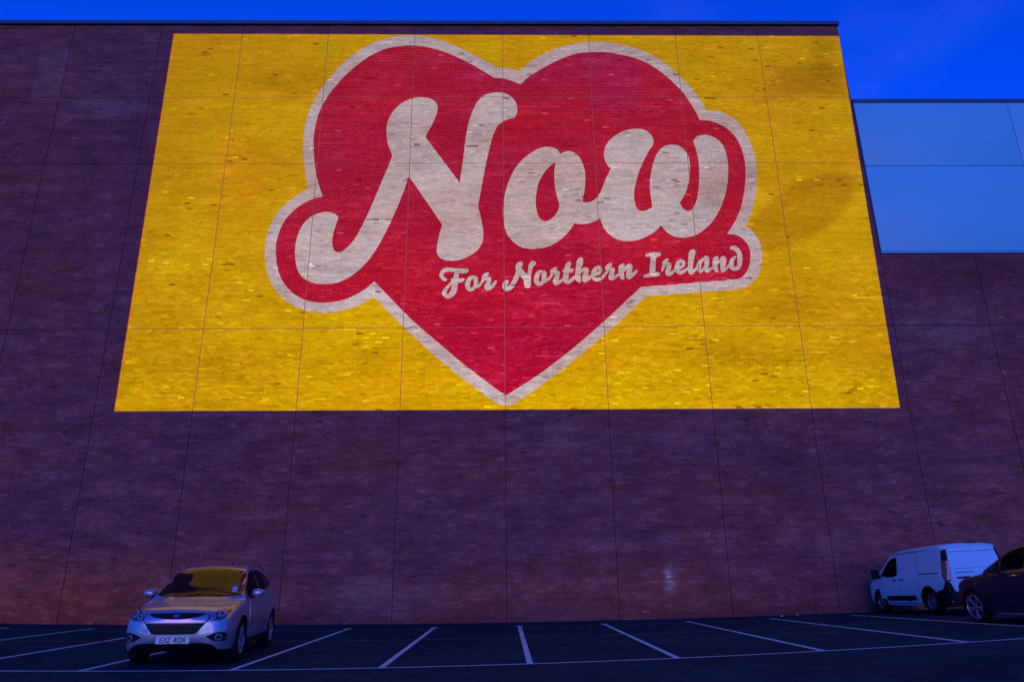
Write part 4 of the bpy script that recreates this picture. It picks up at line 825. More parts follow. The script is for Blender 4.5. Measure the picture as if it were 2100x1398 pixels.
def sub_poly(poly, grid):
    bm = bmesh.new()
    f = bm.faces.new([bm.verts.new((u, v, 0)) for u, v in poly])
    us = [p[0] for p in poly]; vs_ = [p[1] for p in poly]
    for ax, lo, hi in ((0, min(us), max(us)), (1, min(vs_), max(vs_))):
        n = int((hi - lo) / grid)
        for i in range(1, n + 1):
            c = lo + (hi - lo) * i / (n + 1)
            co = (c, 0, 0) if ax == 0 else (0, c, 0)
            no = (1, 0, 0) if ax == 0 else (0, 1, 0)
            bmesh.ops.bisect_plane(bm, geom=bm.verts[:] + bm.edges[:] + bm.faces[:], plane_co=co, plane_no=no)
    return bm
def patch(name, poly, plane, tree, off, mat, parent, grid=.07, skirt=.012, smooth=35, label=None):
    """a panel of the outline poly laid on the body: plane side/side_r (x,z), front/rear (y,z), top (x,y)"""
    bm = sub_poly(poly, grid)
    last = None
    order = sorted(bm.verts, key=lambda v: v.co.y)
    for v in order:
        u, w = v.co.x, v.co.y
        if plane == 'side': o_, d_ = Vector((u, 3, w)), Vector((0, -1, 0))
        elif plane == 'side_r': o_, d_ = Vector((u, -3, w)), Vector((0, 1, 0))
        elif plane == 'front': o_, d_ = Vector((3, u, w)), Vector((-1, 0, 0))
        elif plane == 'rear': o_, d_ = Vector((-9, u, w)), Vector((1, 0, 0))
        else: o_, d_ = Vector((u, w, 5)), Vector((0, 0, -1))
        h, nr, _, _ = tree.ray_cast(o_, d_)
        if h is None:
            q = o_ + d_ * 3.6
            h, nr, _, _ = tree.find_nearest(q)
        if nr.dot(d_) > 0: nr = -nr
        v.co = h + nr * off
    bmesh.ops.recalc_face_normals(bm, faces=bm.faces)
    ax = {'side': Vector((0, 1, 0)), 'side_r': Vector((0, -1, 0)), 'front': Vector((1, 0, 0)), 'rear': Vector((-1, 0, 0)), 'top': Vector((0, 0, 1))}[plane]
    s = sum((f.normal.dot(ax) for f in bm.faces))
    if s < 0: bmesh.ops.reverse_faces(bm, faces=bm.faces[:])
    if skirt:
        be = [e for e in bm.edges if len(e.link_faces) == 1]
        vn = {v: v.normal.copy() for v in bm.verts}
        ret = bmesh.ops.extrude_edge_only(bm, edges=be)
        for v in [g for g in ret['geom'] if isinstance(g, bmesh.types.BMVert)]:
            nn = None
            for e in v.link_edges:
                ov = e.other_vert(v)
                if ov in vn: nn = vn[ov]; break
            v.co -= (nn or ax) * (off + skirt)
    me = bpy.data.meshes.new(name); bm.to_mesh(me); bm.free()
    me.materials.append(mat)
    o = bpy.data.objects.new(name, me); link(o, parent)
    shade(me, smooth)
    if label: o['label'] = label
    return o
def mirror_poly(poly): return [(-u, v) for u, v in poly][::-1]
def smooth_poly(pts, k=5, corners=()):
    out = []
    n = len(pts)
    for i in range(n):
        p = [Vector(pts[(i + d) % n]) for d in (-1, 0, 1, 2)]
        if i in corners: p[0] = 2 * p[1] - p[2]
        if (i + 1) % n in corners: p[3] = 2 * p[2] - p[1]
        for a in range(k):
            v = catmull(p[0], p[1], p[2], p[3], a / k)
            out.append((v.x, v.y))
    return out
def tube(name, pts, r, mat, parent, seg=8):
    bm = bmesh.new()
    pts = [Vector(p) for p in pts]
    rings = []
    for i, p in enumerate(pts):
        d = (pts[min(i + 1, len(pts) - 1)] - pts[max(i - 1, 0)]).normalized()
        a = d.cross(Vector((0, 0, 1)))
        if a.length < .01: a = d.cross(Vector((1, 0, 0)))
        a.normalize(); b_ = d.cross(a)
        rr = r[i] if isinstance(r, (list, tuple)) else r
        rings.append([bm.verts.new(p + (a * math.cos(2 * math.pi * k / seg) + b_ * math.sin(2 * math.pi * k / seg)) * rr) for k in range(seg)])
    for a, b_ in zip(rings, rings[1:]):
        for k in range(seg): bm.faces.new((a[k], a[(k + 1) % seg], b_[(k + 1) % seg], b_[k]))
    bm.faces.new(rings[0][::-1]); bm.faces.new(rings[-1])
    return bm_obj(name, bm, mat, parent, angle=50)
def lathe_y(bm, prof, seg=48):
    """revolve (r, y) about the y axis"""
    rings = []
    for k in range(seg):
        a = 2 * math.pi * k / seg
        rings.append([bm.verts.new((r * math.cos(a), y, r * math.sin(a))) for r, y in prof])
    for k in range(seg):
        a, b_ = rings[k], rings[(k + 1) % seg]
        for i in range(len(prof) - 1): bm.faces.new((a[i], b_[i], b_[i + 1], a[i + 1]))
def make_wheel(parent, loc, side, rt_, rr, width, spokes, m_tyre, m_rim, m_dark, spin=0.0, steel=False):
    """tyre, rim, spokes, hub cap; outer face towards side (+1 = left)"""
    h = width / 2
    bm = bmesh.new()
    lathe_y(bm, [(rr, -h + .01), (rr + .03, -h), (rt_ - .05, -h - .004), (rt_ - .015, -h + .018), (rt_, -h + .045), (rt_, 0), (rt_, h - .045), (rt_ - .015, h - .018), (rt_ - .05, h + .004), (rr + .03, h), (rr, h - .01)])
    w = bm_obj('wheel', bm, m_tyre, parent, angle=40)
    w.location = loc
    bm = bmesh.new()
    s = side
    lathe_y(bm, [(rr + .004, s * (h - .004)), (rr - .012, s * (h + .002)), (rr - .022, s * (h - .02)), (rr - .03, s * (h - .09)), (rr - .03, -s * (h - .02))])
    if steel:
        lathe_y(bm, [(rr - .028, s * (h - .07)), (rr - .05, s * (h - .05)), (rr - .09, s * (h - .035)), (rr * .42, s * (h - .03)), (rr * .36, s * (h - .06)), (rr * .3, s * (h - .02)), (rr * .2, s * (h - .005)), (.001, s * (h - .005))])
    else:
        lathe_y(bm, [(rr * .3, s * (h - .05)), (rr * .28, s * (h - .02)), (rr * .2, s * (h - .012)), (.001, s * (h - .010))], 24)
        for k in range(spokes):
            a0 = 2 * math.pi * k / spokes + spin
            for tw in (-.13, .13):
                ends = []
                for r_, da, hw, yy in ((rr * .22, tw * .5, .026, h - .016), (rr * .6, tw * .85, .024, h - .004), (rr - .016, tw * 1.25, .030, h - .010)):
                    a = a0 + da
                    c = Vector((math.cos(a) * r_, 0, math.sin(a) * r_)); t = Vector((-math.sin(a), 0, math.cos(a)))
                    ends.append([bm.verts.new(c + t * q * hw + Vector((0, s * (yy - dd), 0))) for q, dd in ((-1, .012), (-.55, 0), (.55, 0), (1, .012), (1, .05), (-1, .05))])
                for a, b_ in zip(ends, ends[1:]):
                    for q in range(6): bm.faces.new((a[q], a[(q + 1) % 6], b_[(q + 1) % 6], b_[q]))
    rim = bm_obj('rim', bm, m_rim, w, angle=40)
    bm = bmesh.new()
    lathe_y(bm, [(rr - .03, s * (h - .11)), (.15, s * (h - .12)), (.001, s * (h - .12))], 32)
    bm_obj('brake_disc', bm, m_dark, w, angle=40)
    return w
def arch_liner(parent, xa, zc, r, y_in, y_out, side, mat):
    bm = bmesh.new()
    n = 24
    prev = None
    cen = bm.verts.new((xa, side * y_in, zc))
    for k in range(n + 1):
        a = math.pi * (-.12 + 1.24 * k / n)
        c, s_ = math.cos(a) * r, math.sin(a) * r
        p = (bm.verts.new((xa + c, side * y_out, zc + s_)), bm.verts.new((xa + c, side * y_in, zc + s_)))
        if prev:
            bm.faces.new((prev[0], p[0], p[1], prev[1]))
            bm.faces.new((prev[1], p[1], cen))
        prev = p
    return bm_obj('wheel_arch', bm, mat, parent, angle=40)
def ellipsoid(name, c, r, mat, parent, power=2.4, seg=20, rot=None):
    bm = bmesh.new()
    bmesh.ops.create_uvsphere(bm, u_segments=seg, v_segments=seg // 2, radius=1)
    for v in bm.verts:
        p = v.co
        def sg(a): return math.copysign(abs(a) ** (2 / power), a)
        l = (abs(p.x) ** power + abs(p.y) ** power + abs(p.z) ** power) ** (1 / power)
        v.co = Vector((p.x / l * r[0], p.y / l * r[1], p.z / l * r[2]))
    if rot: bmesh.ops.rotate(bm, verts=bm.verts, cent=(0, 0, 0), matrix=rot)
    bmesh.ops.translate(bm, verts=bm.verts, vec=c)
    return bm_obj(name, bm, mat, parent, angle=60)
GLYPH = {  # strokes on a 0..1 x 0..1 cell
    'E': [[(1, 1), (0, 1), (0, 0), (1, 0)], [(0, .52), (.85, .52)]], 'X': [[(0, 1), (1, 0)], [(0, 0), (1, 1)]],
    'Z': [[(0, 1), (1, 1), (0, 0), (1, 0)]], '4': [[(.72, 0), (.72, 1), (0, .28), (1, .28)]], '1': [[(.5, 0), (.5, 1)]],
    '2': [[(.04, .74), (.12, .9), (.3, 1), (.62, 1), (.88, .9), (.95, .72), (.88, .52), (.0, 0), (1, 0)]]}
def plate_text(text, w_ch, h_ch, gap, th):
    """flat stroke letters as a list of quads (y to the reader's right, z up), centred"""
    quads = []
    adv = []
    x = 0
    for ch in text:
        if ch == ' ': x += gap * 3.2; continue
        cw = w_ch * (.28 if ch == '1' else 1)
        for st in GLYPH[ch]:
            pts = [Vector((x + px * cw if ch != '1' else x + cw / 2, pz * h_ch)) for px, pz in st]
            for a, b_ in zip(pts, pts[1:]):
                d = (b_ - a).normalized(); n = Vector((-d.y, d.x)) * th / 2; e = d * th / 2
                quads.append([a - e + n, a - e - n, b_ + e - n, b_ + e + n])
        x += cw + gap
    W = x - gap
    return [[(q.x - W / 2, q.y - h_ch / 2) for q in qq] for qq in quads]

# car materials
def paint_mat(name, col, metal, rough, coat=1.0, flake=.0):
    m_ = simple(name, col, rough, metal, .5, coat)
    t = m_.node_tree; b = t.nodes['Principled BSDF']
    c = t.nodes.new('ShaderNodeTexCoord')
    n = t.nodes.new('ShaderNodeTexNoise'); n.inputs['Scale'].default_value = 3; n.inputs['Detail'].default_value = 8
    mr = t.nodes.new('ShaderNodeMapRange'); mr.inputs[3].default_value = max(.02, rough - .05); mr.inputs[4].default_value = rough + .08
    t.links.new(c.outputs['Object'], n.inputs['Vector']); t.links.new(n.outputs['Fac'], mr.inputs[0]); t.links.new(mr.outputs[0], b.inputs['Roughness'])
    return m_
M_SILVER = paint_mat('silver_car_paint', (.42, .46, .49), .58, .25, coat=.4)
M_WHITEP = paint_mat('white_van_paint', (.46, .92, .94), 0, .35, coat=.6)
M_DARKP = paint_mat('dark_car_paint', (.030, .027, .046), .2, .36, coat=.25)
M_BLACK = simple('black_plastic', (.006, .006, .007), .6, spec=.25, noise_amt=.2, noise_scale=20)
M_TYRE = simple('tyre_rubber', (.010, .010, .011), .8, spec=.2)
M_RIM = simple('alloy_rim', (.34, .35, .38), .34, .8)
M_DARKRAIL = simple('roof_rail_metal', (.22, .24, .27), .45, .4)
M_STEEL = simple('steel_wheel', (.16, .18, .22), .4, .6)
M_DARKM = simple('dark_metal', (.03, .03, .035), .5, .5)
M_GLASS = simple('window_glass', (.006, .007, .008), .02, 0, .5, ior=1.5)
M_SIDEG = simple('tinted_glass', (.004, .004, .006), .08, 0, .03, ior=1.3)
M_LAMP = simple('lamp_glass', (.07, .08, .09), .08, .3, .8, coat=1)
M_CHROME = simple('chrome', (.7, .7, .72), .1, 1)
M_REFL = simple('lamp_reflector', (.60, .62, .64), .2, .6)
M_AMBER = simple('amber_lens', (.5, .18, .02), .15, 0, .6, coat=1)
M_TAIL = simple('red_lens', (.32, .006, .012), .12, 0, .6, coat=1)
M_PLATEW = simple('white_plate', (.86, .90, .78), .35, noise_amt=.06)
M_PLATEY = simple('yellow_plate', (.70, .42, .03), .4)
M_INK = simple('plate_ink', (.01, .01, .012), .5)
M_STICK = simple('paper_sticker', (.55, .75, .85), .5)
M_STICKB = simple('blue_sticker', (.03, .12, .55), .5)

def place(root, x, y, rz, size=1.0):
    # x, y is the front bumper; the car stands on its four wheels
    f = Vector((math.cos(rz), math.sin(rz), 0)); l = Vector((-f.y, f.x, 0)); p = Vector((x, y, 0))
    def g(a, b_): q = p + f * a + l * b_; q.z = gz(q.x, q.y); return q
    c = [g(-.88 * size, .78 * size), g(-.88 * size, -.78 * size), g(-3.52 * size, .78 * size), g(-3.52 * size, -.78 * size)]
    fd = ((c[0] + c[1]) - (c[2] + c[3])).normalized(); ld = ((c[0] + c[2]) - (c[1] + c[3])).normalized()
    n = fd.cross(ld).normalized(); ld = n.cross(fd)
    mid = (c[0] + c[1] + c[2] + c[3]) / 4
    mt = Matrix((fd, ld, n)).transposed().to_4x4()
    mt.translation = mid + fd * 2.20 * size + n * .003
    root.matrix_world = mt @ Matrix.Scale(size, 4)

# ---------------------------------------------------------------- silver SUV
def hood_sec(w, zb, zs, zt):
    return [(0, zb), (w * .80, zb), (w * .955, zb + .05), (w, (zb + zs) * .5), (w * .995, zb + (zs - zb) * .72), (w * .972, zs - .04), (w * .93, zs + (zt - zs) * .25),
            (w * .86, zs + (zt - zs) * .55), (w * .74, zs + (zt - zs) * .72), (w * .60, zs + (zt - zs) * .84), (w * .42, zs + (zt - zs) * .93), (w * .2, zs + (zt - zs) * .985), (0, zt)]
def cab_sec(w, zb, zs, yb, yr, zr, crown=.035):
    e = zr - crown
    hgt = e - zs
    return [(0, zb), (w * .80, zb), (w * .955, zb + .05), (w, (zb + zs) * .5), (w * .995, zb + (zs - zb) * .72), (w * .972, zs - .04), (yb + (w * .972 - yb) * .45, zs + .005),
            (yb, zs + .03), (yb + (yr - yb) * .5, zs + .02 + hgt * .48), (yr + .012, e - .05), (yr - .05, e + .004), (yr * .5, zr - crown * .22), (0, zr)]
def build_suv():
    root = empty('parked_car')
    tag(root, 'silver SUV parked facing the camera, registration plate EXZ 4124', 'car')
    st = [(0.00, hood_sec(.42, .38, .55, .63)), (-.025, hood_sec(.60, .32, .61, .735)), (-.07, hood_sec(.71, .27, .67, .81)), (-.15, hood_sec(.785, .235, .725, .872)),
          (-.28, hood_sec(.838, .225, .775, .915)), (-.48, hood_sec(.872, .215, .83, .945)), (-.78, hood_sec(.892, .215, .89, .988)), (-1.06, hood_sec(.898, .215, .935, 1.028)),
          (-1.20, cab_sec(.90, .215, .955, .82, .78, 1.082, .02)), (-1.42, cab_sec(.902, .215, .98, .82, .735, 1.212, .03)), (-1.70, cab_sec(.902, .215, 1.0, .82, .69, 1.372, .04)),
          (-1.98, cab_sec(.902, .215, 1.02, .82, .645, 1.525, .045)), (-2.25, cab_sec(.902, .215, 1.04, .82, .62, 1.588, .045)), (-2.7, cab_sec(.902, .215, 1.065, .818, .608, 1.606, .045)),
          (-3.2, cab_sec(.902, .215, 1.095, .81, .595, 1.592, .045)), (-3.65, cab_sec(.895, .22, 1.125, .79, .575, 1.56, .045)), (-3.9, cab_sec(.883, .23, 1.135, .765, .555, 1.515, .045)),
          (-4.08, cab_sec(.865, .25, 1.13, .735, .55, 1.37, .04)), (-4.24, cab_sec(.84, .28, 1.07, .71, .59, 1.16, .02)), (-4.34, hood_sec(.81, .32, .94, 1.03)), (-4.40, hood_sec(.73, .38, .80, .90)), (-4.415, hood_sec(.61, .45, .7, .78))]
    AX, WR, ZC = (-.88, -3.52), .345, .345
    body, tr = cut_wheels('body', body_bm(st), M_SILVER, root, AX, .405, ZC, .60)
    for xa in AX:
        for s in (1, -1):
            arch_liner(root, xa, ZC, .402, .605, .885, s, M_BLACK)
            make_wheel(root, (xa, s * .775, ZC), s, WR, .225, .225, 5, M_TYRE, M_RIM, M_DARKM, spin=.35 + xa)
    # windscreen (from above) and the strip of black round it
    ws = smooth_poly([(-1.16, 0), (-1.17, .4), (-1.235, .70), (-1.31, .775), (-1.62, .70), (-1.93, .635), (-1.985, .56), (-2.03, .3), (-2.04, 0), (-2.03, -.3), (-1.985, -.56), (-1.93, -.635), (-1.62, -.70), (-1.31, -.775), (-1.235, -.70), (-1.17, -.4)], 3)
    patch('windscreen_surround', [(u - .018 if u > -1.4 else u - .004, v * 1.035) if u < -1.4 else (u + .03, v * 1.03) for u, v in ws], 'top', tr, .002, M_BLACK, root, .08, skirt=.003)
    scr = patch('windscreen', ws, 'top', tr, .004, M_GLASS, root, .08)
    stick = patch('permit_sticker', [(-1.30, .62), (-1.42, .60), (-1.42, .52), (-1.30, .54)], 'top', tr, .007, M_STICK, scr, .1, skirt=.002)
    patch('permit_sticker', [(-1.44, .595), (-1.50, .585), (-1.50, .53), (-1.44, .535)], 'top', tr, .007, M_STICKB, scr, .1, skirt=.002)
    patch('permit_sticker', [(-1.325, .60), (-1.37, .59), (-1.37, .545), (-1.325, .55)], 'top', tr, .0085, M_STICKB, scr, .1, skirt=.002)
    for s in (1, -1):
        tube('wiper', [(-1.16, -.55 * s + .12, 1.085), (-1.25, -.1 * s + .12, 1.155), (-1.27, .1 * s, 1.172)], [.010, .008, .005], M_BLACK, root, 6)
    pl_side = 'side', 'side_r'
    for pl in pl_side:
        patch('side_window', smooth_poly([(-1.40, 1.035), (-1.60, 1.21), (-1.97, 1.435), (-2.22, 1.50), (-2.40, 1.512), (-2.42, 1.10), (-1.9, 1.062)], 3, (0, 4, 5)), pl, tr, .004, M_SIDEG, root)
        patch('side_window', smooth_poly([(-2.50, 1.107), (-2.48, 1.514), (-2.9, 1.512), (-3.26, 1.468), (-3.30, 1.17)], 3, (0, 1, 3, 4)), pl, tr, .004, M_SIDEG, root)
        patch('quarter_window', smooth_poly([(-3.38, 1.18), (-3.34, 1.452), (-3.6, 1.40), (-3.80, 1.30), (-3.72, 1.245)], 3, (0, 1, 3)), pl, tr, .004, M_SIDEG, root)
        d1 = patch('door', smooth_poly([(-1.36, .42), (-1.33, .72), (-1.37, 1.00), (-2.43, 1.07), (-2.45, .42), (-2.3, .36), (-1.5, .34)], 2, (2, 3)), pl, tr, .005, M_SILVER, root, skirt=.006)
        d2 = patch('door', smooth_poly([(-2.465, .42), (-2.45, 1.075), (-3.30, 1.14), (-3.28, .95), (-3.06, .62), (-2.98, .40), (-2.6, .35)], 2, (0, 1, 2)), pl, tr, .005, M_SILVER, root, skirt=.006)
        s = 1 if pl == 'side' else -1
        tube('handle', [(-2.12, s * .915, .96), (-2.22, s * .935, .965), (-2.33, s * .915, .97)], .014, M_SILVER, d1, 6)
        tube('handle', [(-3.02, s * .905, 1.015), (-3.12, s * .925, 1.02), (-3.22, s * .905, 1.025)], .014, M_SILVER, d2, 6)
        patch('sill_trim', [(-1.30, .24), (-1.30, .335), (-3.10, .335), (-3.10, .24)], pl, tr, .012, M_BLACK, root, skirt=.01)
        tube('roof_rail', [(-2.03, s * .615, 1.50), (-2.10, s * .612, 1.568), (-2.6, s * .60, 1.605), (-3.2, s * .585, 1.595), (-3.62, s * .57, 1.565), (-3.72, s * .56, 1.52)], [.02, .017, .015, .015, .017, .02], M_DARKRAIL, root, 8)
        # wing mirrors
        arm = ellipsoid('wing_mirror', (-1.50, s * .965, 1.10), (.072, .105, .072), M_SILVER, root, 2.6)
        tube('mirror_arm', [(-1.46, s * .84, 1.03), (-1.48, s * .90, 1.05), (-1.49, s * .95, 1.07)], .03, M_BLACK, arm, 8)
        bmg = box_obj('mirror_glass', (-1.578, -1.566, s * .985 - .08, s * .985 + .08, 1.055, 1.145), M_CHROME, arm)
        # lamps: housing, reflector bowls, amber end
        hl = [(.455, .735), (.58, .705), (.70, .715), (.76, .76), (.79, .84), (.80, .925), (.765, .92), (.67, .875), (.56, .81)]
        if s < 0: hl = mirror_poly(hl)
        hp = patch('headlight', smooth_poly(hl, 3, (0, 5) if s > 0 else (8, 3)), 'front', tr, .006, M_LAMP, root, .04)
        for (yy, zz, rr_) in ((.575, .762, .040), (.685, .805, .050)):
            cpoly = [(s * yy + math.cos(a * math.pi / 8) * rr_, zz + math.sin(a * math.pi / 8) * rr_) for a in range(16)]
            patch('reflector', cpoly, 'front', tr, .012, M_REFL, hp, .06, skirt=.004)
            cpoly = [(s * yy + math.cos(a * math.pi / 6) * rr_ * .55, zz + math.sin(a * math.pi / 6) * rr_ * .55) for a in range(12)]
            patch('projector_lens', cpoly, 'front', tr, .017, M_LAMP, hp, .06, skirt=.004)
        am = [(.755, .85), (.785, .85), (.795, .915), (.765, .91)]
        if s < 0: am = mirror_poly(am)
        patch('indicator', am, 'front', tr, .010, M_AMBER, hp, .04, skirt=.004)
        fg = [(.50, .46), (.62, .51), (.72, .525), (.79, .50), (.80, .415), (.77, .385), (.66, .388), (.58, .41)]
        if s < 0: fg = mirror_poly(fg)
        fp = patch('fog_lamp_recess', smooth_poly(fg, 2, (0,) if s > 0 else (7,)), 'front', tr, .005, M_BLACK, root, .05)
        cpoly = [(s * .69 + math.cos(a * math.pi / 8) * .05, 0.45 + math.sin(a * math.pi / 8) * .05) for a in range(16)]
        fl = patch('fog_lamp', cpoly, 'front', tr, .012, M_REFL, root, .06, skirt=.006)
        cpoly = [(s * .69 + math.cos(a * math.pi / 8) * .036, 0.45 + math.sin(a * math.pi / 8) * .036) for a in range(16)]
        patch('lens', cpoly, 'front', tr, .017, M_LAMP, fl, .06, skirt=.004)
        tl = [(.58, .93), (.72, .92), (.80, 1.0), (.79, 1.08), (.64, 1.03)]
        if s < 0: tl = mirror_poly(tl)
        patch('tail_light', tl, 'rear', tr, .006, M_TAIL, root, .06)
    patch('rear_window', smooth_poly([(-.52, 1.18), (-.50, 1.42), (0, 1.47), (.50, 1.42), (.52, 1.18), (0, 1.15)], 3, (0, 4)), 'rear', tr, .004, M_SIDEG, root)
    # grilles
    g1 = smooth_poly([(-.455, .812), (0, .822), (.455, .812), (.36, .765), (.2, .738), (0, .730), (-.2, .738), (-.36, .765)], 3, (0, 2))
    up_ = patch('upper_grille', g1, 'front', tr, .005, M_BLACK, root, .05)
    lower = [(-.475, .668), (-.25, .662), (0, .660), (.25, .662), (.475, .668), (.365, .53), (.30, .50), (0, .497), (-.30, .50), (-.365, .53)]
    lg = patch('lower_grille', smooth_poly(lower, 2, (0, 4)), 'front', tr, .006, M_BLACK, root, .05)
    for zz in (.54, .58, .62):
        hw = .34 + (zz - .53) * .82
        patch('grille_bar', [(-hw, zz - .006), (-hw, zz + .006), (hw, zz + .006), (hw, zz - .006)], 'front', tr, .014, M_DARKM, lg, .06, skirt=.006)
    band = [(-.50, .775), (-.455, .80), (-.36, .757), (-.2, .729), (0, .721), (.2, .729), (.36, .757), (.455, .80), (.50, .775), (.49, .70), (.465, .680), (.25, .677), (0, .676), (-.25, .677), (-.465, .680), (-.49, .70)]
    seam = [(u * 1.03, (v - .735) * 1.14 + .735) for u, v in band]
    patch('seam', seam, 'front', tr, .0045, M_BLACK, root, .04, skirt=.004)
    patch('chrome_bar', band, 'front', tr, .010, paint_mat('satin_silver', (.62, .60, .56), .8, .22), root, .04, skirt=.006)
    # oval badge with slanted letter
    ov = [(math.cos(a * math.pi / 12) * .068, .772 + math.sin(a * math.pi / 12) * .036) for a in range(24)]
    bd = patch('badge', ov, 'front', tr, .016, simple('badge_blue_chrome', (.05, .07, .12), .15, .9), root, .1, skirt=.01)
    for q in ([(-.040, .748), (-.018, .748), (-.004, .796), (-.026, .796)], [(.006, .748), (.028, .748), (.042, .796), (.020, .796)], [(-.022, .766), (.018, .770), (.022, .780), (-.018, .776)]):
        patch('emblem', q, 'front', tr, .021, M_CHROME, bd, .1, skirt=.004)
    # bumper underside
    lo_ = smooth_poly([(-.70, .25), (-.62, .325), (-.50, .362), (-.3, .37), (0, .372), (.3, .37), (.50, .362), (.62, .325), (.70, .25), (0, .235)], 2, (0, 8))
    patch('lower_bumper', lo_, 'front', tr, .006, M_BLACK, root, .06)
    # number plate
    px = tr.ray_cast(Vector((3, 0, .42)), Vector((-1, 0, 0)))[0].x + .012
    pl_ = box_obj('number_plate', (px - .01, px + .006, -.26, .26, .360, .471), M_PLATEW, root)
    V = []; Fc = []
    for i, q in enumerate(plate_text('EXZ 4124', .044, .072, .0125, .0125)):
        k = len(V)
        V += [(px + .0068 + .00015 * i, y, .4155 + z) for y, z in q]; Fc.append((k, k + 1, k + 2, k + 3))
    mesh_obj('lettering', V, Fc, M_INK, pl_)
    box_obj('number_plate', (-4.43, -4.40, -.26, .26, .72, .83), M_PLATEY, root)
    tube('antenna', [(-3.4, 0, 1.62), (-3.52, 0, 1.72)], [.012, .004], M_BLACK, root, 6)
    return root
suv = build_suv()
hx, hy = .112, -.994
rz = math.atan2(hy, hx)
front = Vector((-5.50, -10.33))
place(suv, front.x, front.y, rz)

M_MIRR = simple('mirror_glass', (.02, .02, .025), .1, 0, .8, ior=1.6)
